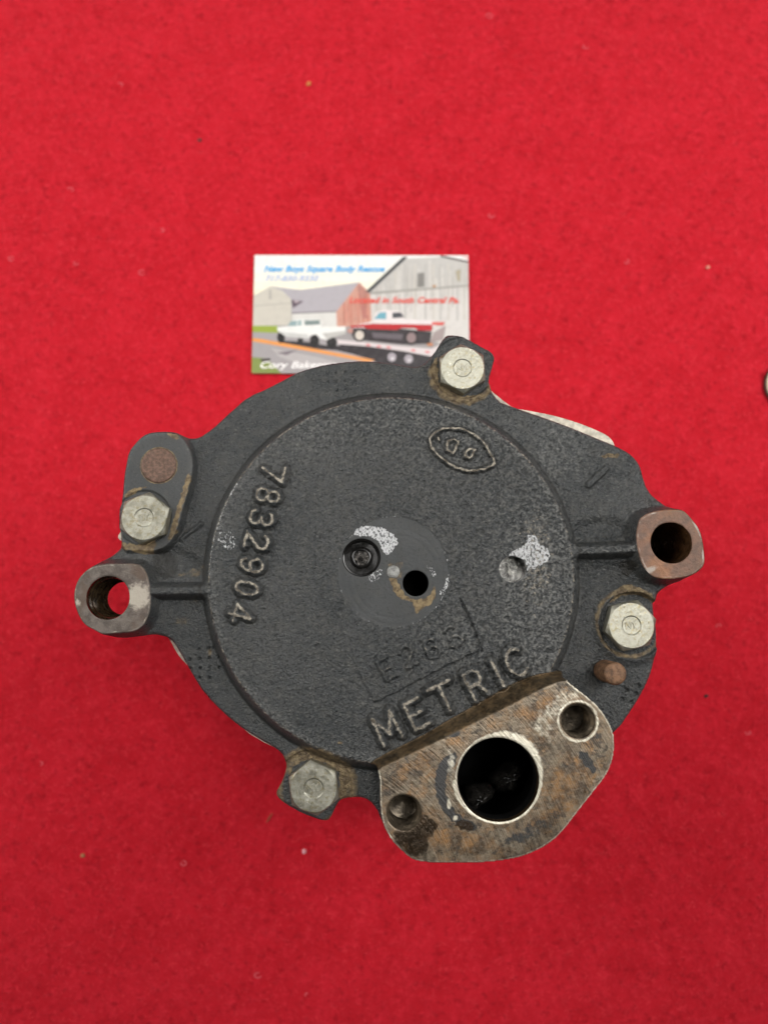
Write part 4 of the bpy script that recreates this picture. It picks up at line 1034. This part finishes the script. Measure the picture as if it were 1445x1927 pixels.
# ------------------------------------------------------------------ round token at the right edge
c = U(1487, 725, 1.0)
n_ = NT("cream_metal"); M_tok = n_.P(base=n_.mix(n_.ramp(n_.noise(500, 4), 0.3, 0.7), (0.62, 0.52, 0.34), (0.78, 0.68, 0.48)), rough=0.45)
M_tokshade = simple("dark_brown_shade", (0.06, 0.03, 0.018), 0.5, 0.0, 0.3, 500)  # dark ring painted in place of the shadow round the token's edge
T = lathe("round_token", [(9.9, 0.0), (10.0, .6), (10.0, 1.6), (9.7, 1.9), (9.4, 2.0), (9.0, 1.85), (4, 1.85), (.5, 1.85)], (0, 0), M_tok, None, 64, 40)
T.location = (c[0] * MM, c[1] * MM, 0)
tag(T, "small round cream token cut off by the right edge of the photo", "token")
mesh = lathe("token_shade", [(10.02, 0.0), (10.5, .0), (10.65, .5), (10.5, 1.0), (10.02, 1.3)], (0, 0), M_tokshade, T, 64, 40, at_world=False, cap=False)

# ------------------------------------------------------------------ crumbs and lint on the cloth
def crumb(name, u, v, lx, ly, lz, rot, col, label, seed):
    rs = np.random.RandomState(seed); V = []; F = []; nu, nv_ = 9, 5
    for j in range(nv_ + 1):
        ph = -math.pi / 2 + math.pi * j / nv_
        for i in range(nu):
            th = 6.2832 * i / nu; k = 1 + rs.uniform(-.22, .22)
            V.append((math.cos(th) * math.cos(ph) * lx * k, math.sin(th) * math.cos(ph) * ly * k, math.sin(ph) * lz * k + lz * .6))
    for j in range(nv_):
        for i in range(nu): F.append((j * nu + i, j * nu + (i + 1) % nu, (j + 1) * nu + (i + 1) % nu, (j + 1) * nu + i))
    m = simple(name + "_stuff", col, 0.7, 0, 0.3, 2000)
    o = mesh_obj(name, V, F, m, None, smooth=False)
    c = U(u, v, 0); o.location = (c[0] * MM, c[1] * MM, -0.0008); o.rotation_euler = (0, 0, rot)
    tag(o, label, name.split('_')[0])
crumb("crumb", 581, 156, 1.3, .8, .7, .5, (.62, .22, .06), "orange brown crumb on the red cloth high above the card", 1)
crumb("speck", 1329, 1310, 1.0, .7, .5, .3, (.03, .01, .01), "dark speck on the red cloth right of the pump", 2)
crumb("speck", 376, 262, 1.0, .7, .4, .1, (.10, .02, .02), "dull dark speck on the red cloth up and left of the card", 3)
crumb("crumb", 156, 1611, .9, .8, .6, .3, (.40, .16, .07), "tan crumb on the red cloth at lower left", 4)
crumb("splinter", 506, 1541, 2.2, .35, .3, 1.0, (.28, .07, .03), "thin brown splinter on the red cloth beside the bottom bolt", 5)
crumb("flake", 572, 1603, .75, 1.0, .5, -.2, (.80, .36, .40), "pale pink flake on the red cloth below the bottom bolt", 6)
crumb("flake", 1332, 502, .9, .7, .5, .5, (.80, .30, .22), "pale orange flake on the red cloth right of the card", 7)
def lint():
    V = []; F = []; rs = np.random.RandomState(12)
    spots = [(77, 1437), (22, 486), (267, 512), (143, 495), (226, 160), (1178, 492), (485, 1835), (578, 1872), (305, 433), (924, 405), (1101, 87), (920, 30), (133, 357), (345, 1625), (1352, 1178), (1406, 1378)]
    for (u, v) in spots:       # curled fibres
        c = U(u, v, 0); r = rs.uniform(.6, 1.0); a0 = rs.uniform(0, 6.28); span = rs.uniform(3, 5.5); b = len(V); n = 12
        for i in range(n + 1):
            a = a0 + span * i / n; e = 1 + .5 * i / n
            for dr in (-.13, .13): V.append((c[0] + (r * e + dr) * math.cos(a), c[1] + (r * .8 * e + dr) * math.sin(a), -.1 + .12 * math.sin(i)))
        for i in range(n): F.append((b + 2 * i, b + 2 * i + 1, b + 2 * i + 3, b + 2 * i + 2))
    n_ = NT("pink_lint"); m = n_.P(base=(.72, .14, .17), rough=.9)
    tag(mesh_obj("lint", V, F, m, None, smooth=False), kind="stuff")
lint()
def fuzz():
    rs = np.random.RandomState(8); N = 70000
    x = rs.uniform(-175, 175, N); y = rs.uniform(-165, 275, N)
    a = rs.uniform(0, 6.283, N); L = rs.uniform(.7, 2.4, N); w = rs.uniform(.03, .085, N); bend = rs.normal(0, .5, N); z0 = rs.uniform(-1.3, -.4, N)
    P = []
    for t_, dz in ((0, 0), (.5, .35), (1, .15)):
        aa_ = a + bend * t_
        cx_ = x + np.cos(aa_) * L * t_; cy_ = y + np.sin(aa_) * L * t_
        for s in (-1, 1):
            P.append(np.stack([cx_ - np.sin(aa_) * w * s, cy_ + np.cos(aa_) * w * s, z0 + dz], -1))
    V = np.stack(P, 1).reshape(-1, 3); b = np.arange(N)[:, None] * 6
    Q = np.concatenate([b + np.array([[0, 1, 3, 2]]), b + np.array([[2, 3, 5, 4]])])
    n_ = NT("red_fibres"); m = n_.P(base=n_.mix(n_.ramp(n_.noise(300, 2), .35, .65), (.34, .005, .012), (.74, .045, .065)), rough=.9, spec=.2)
    tag(np_mesh("cloth_fuzz", V, Q, None, m), kind="stuff")
fuzz()
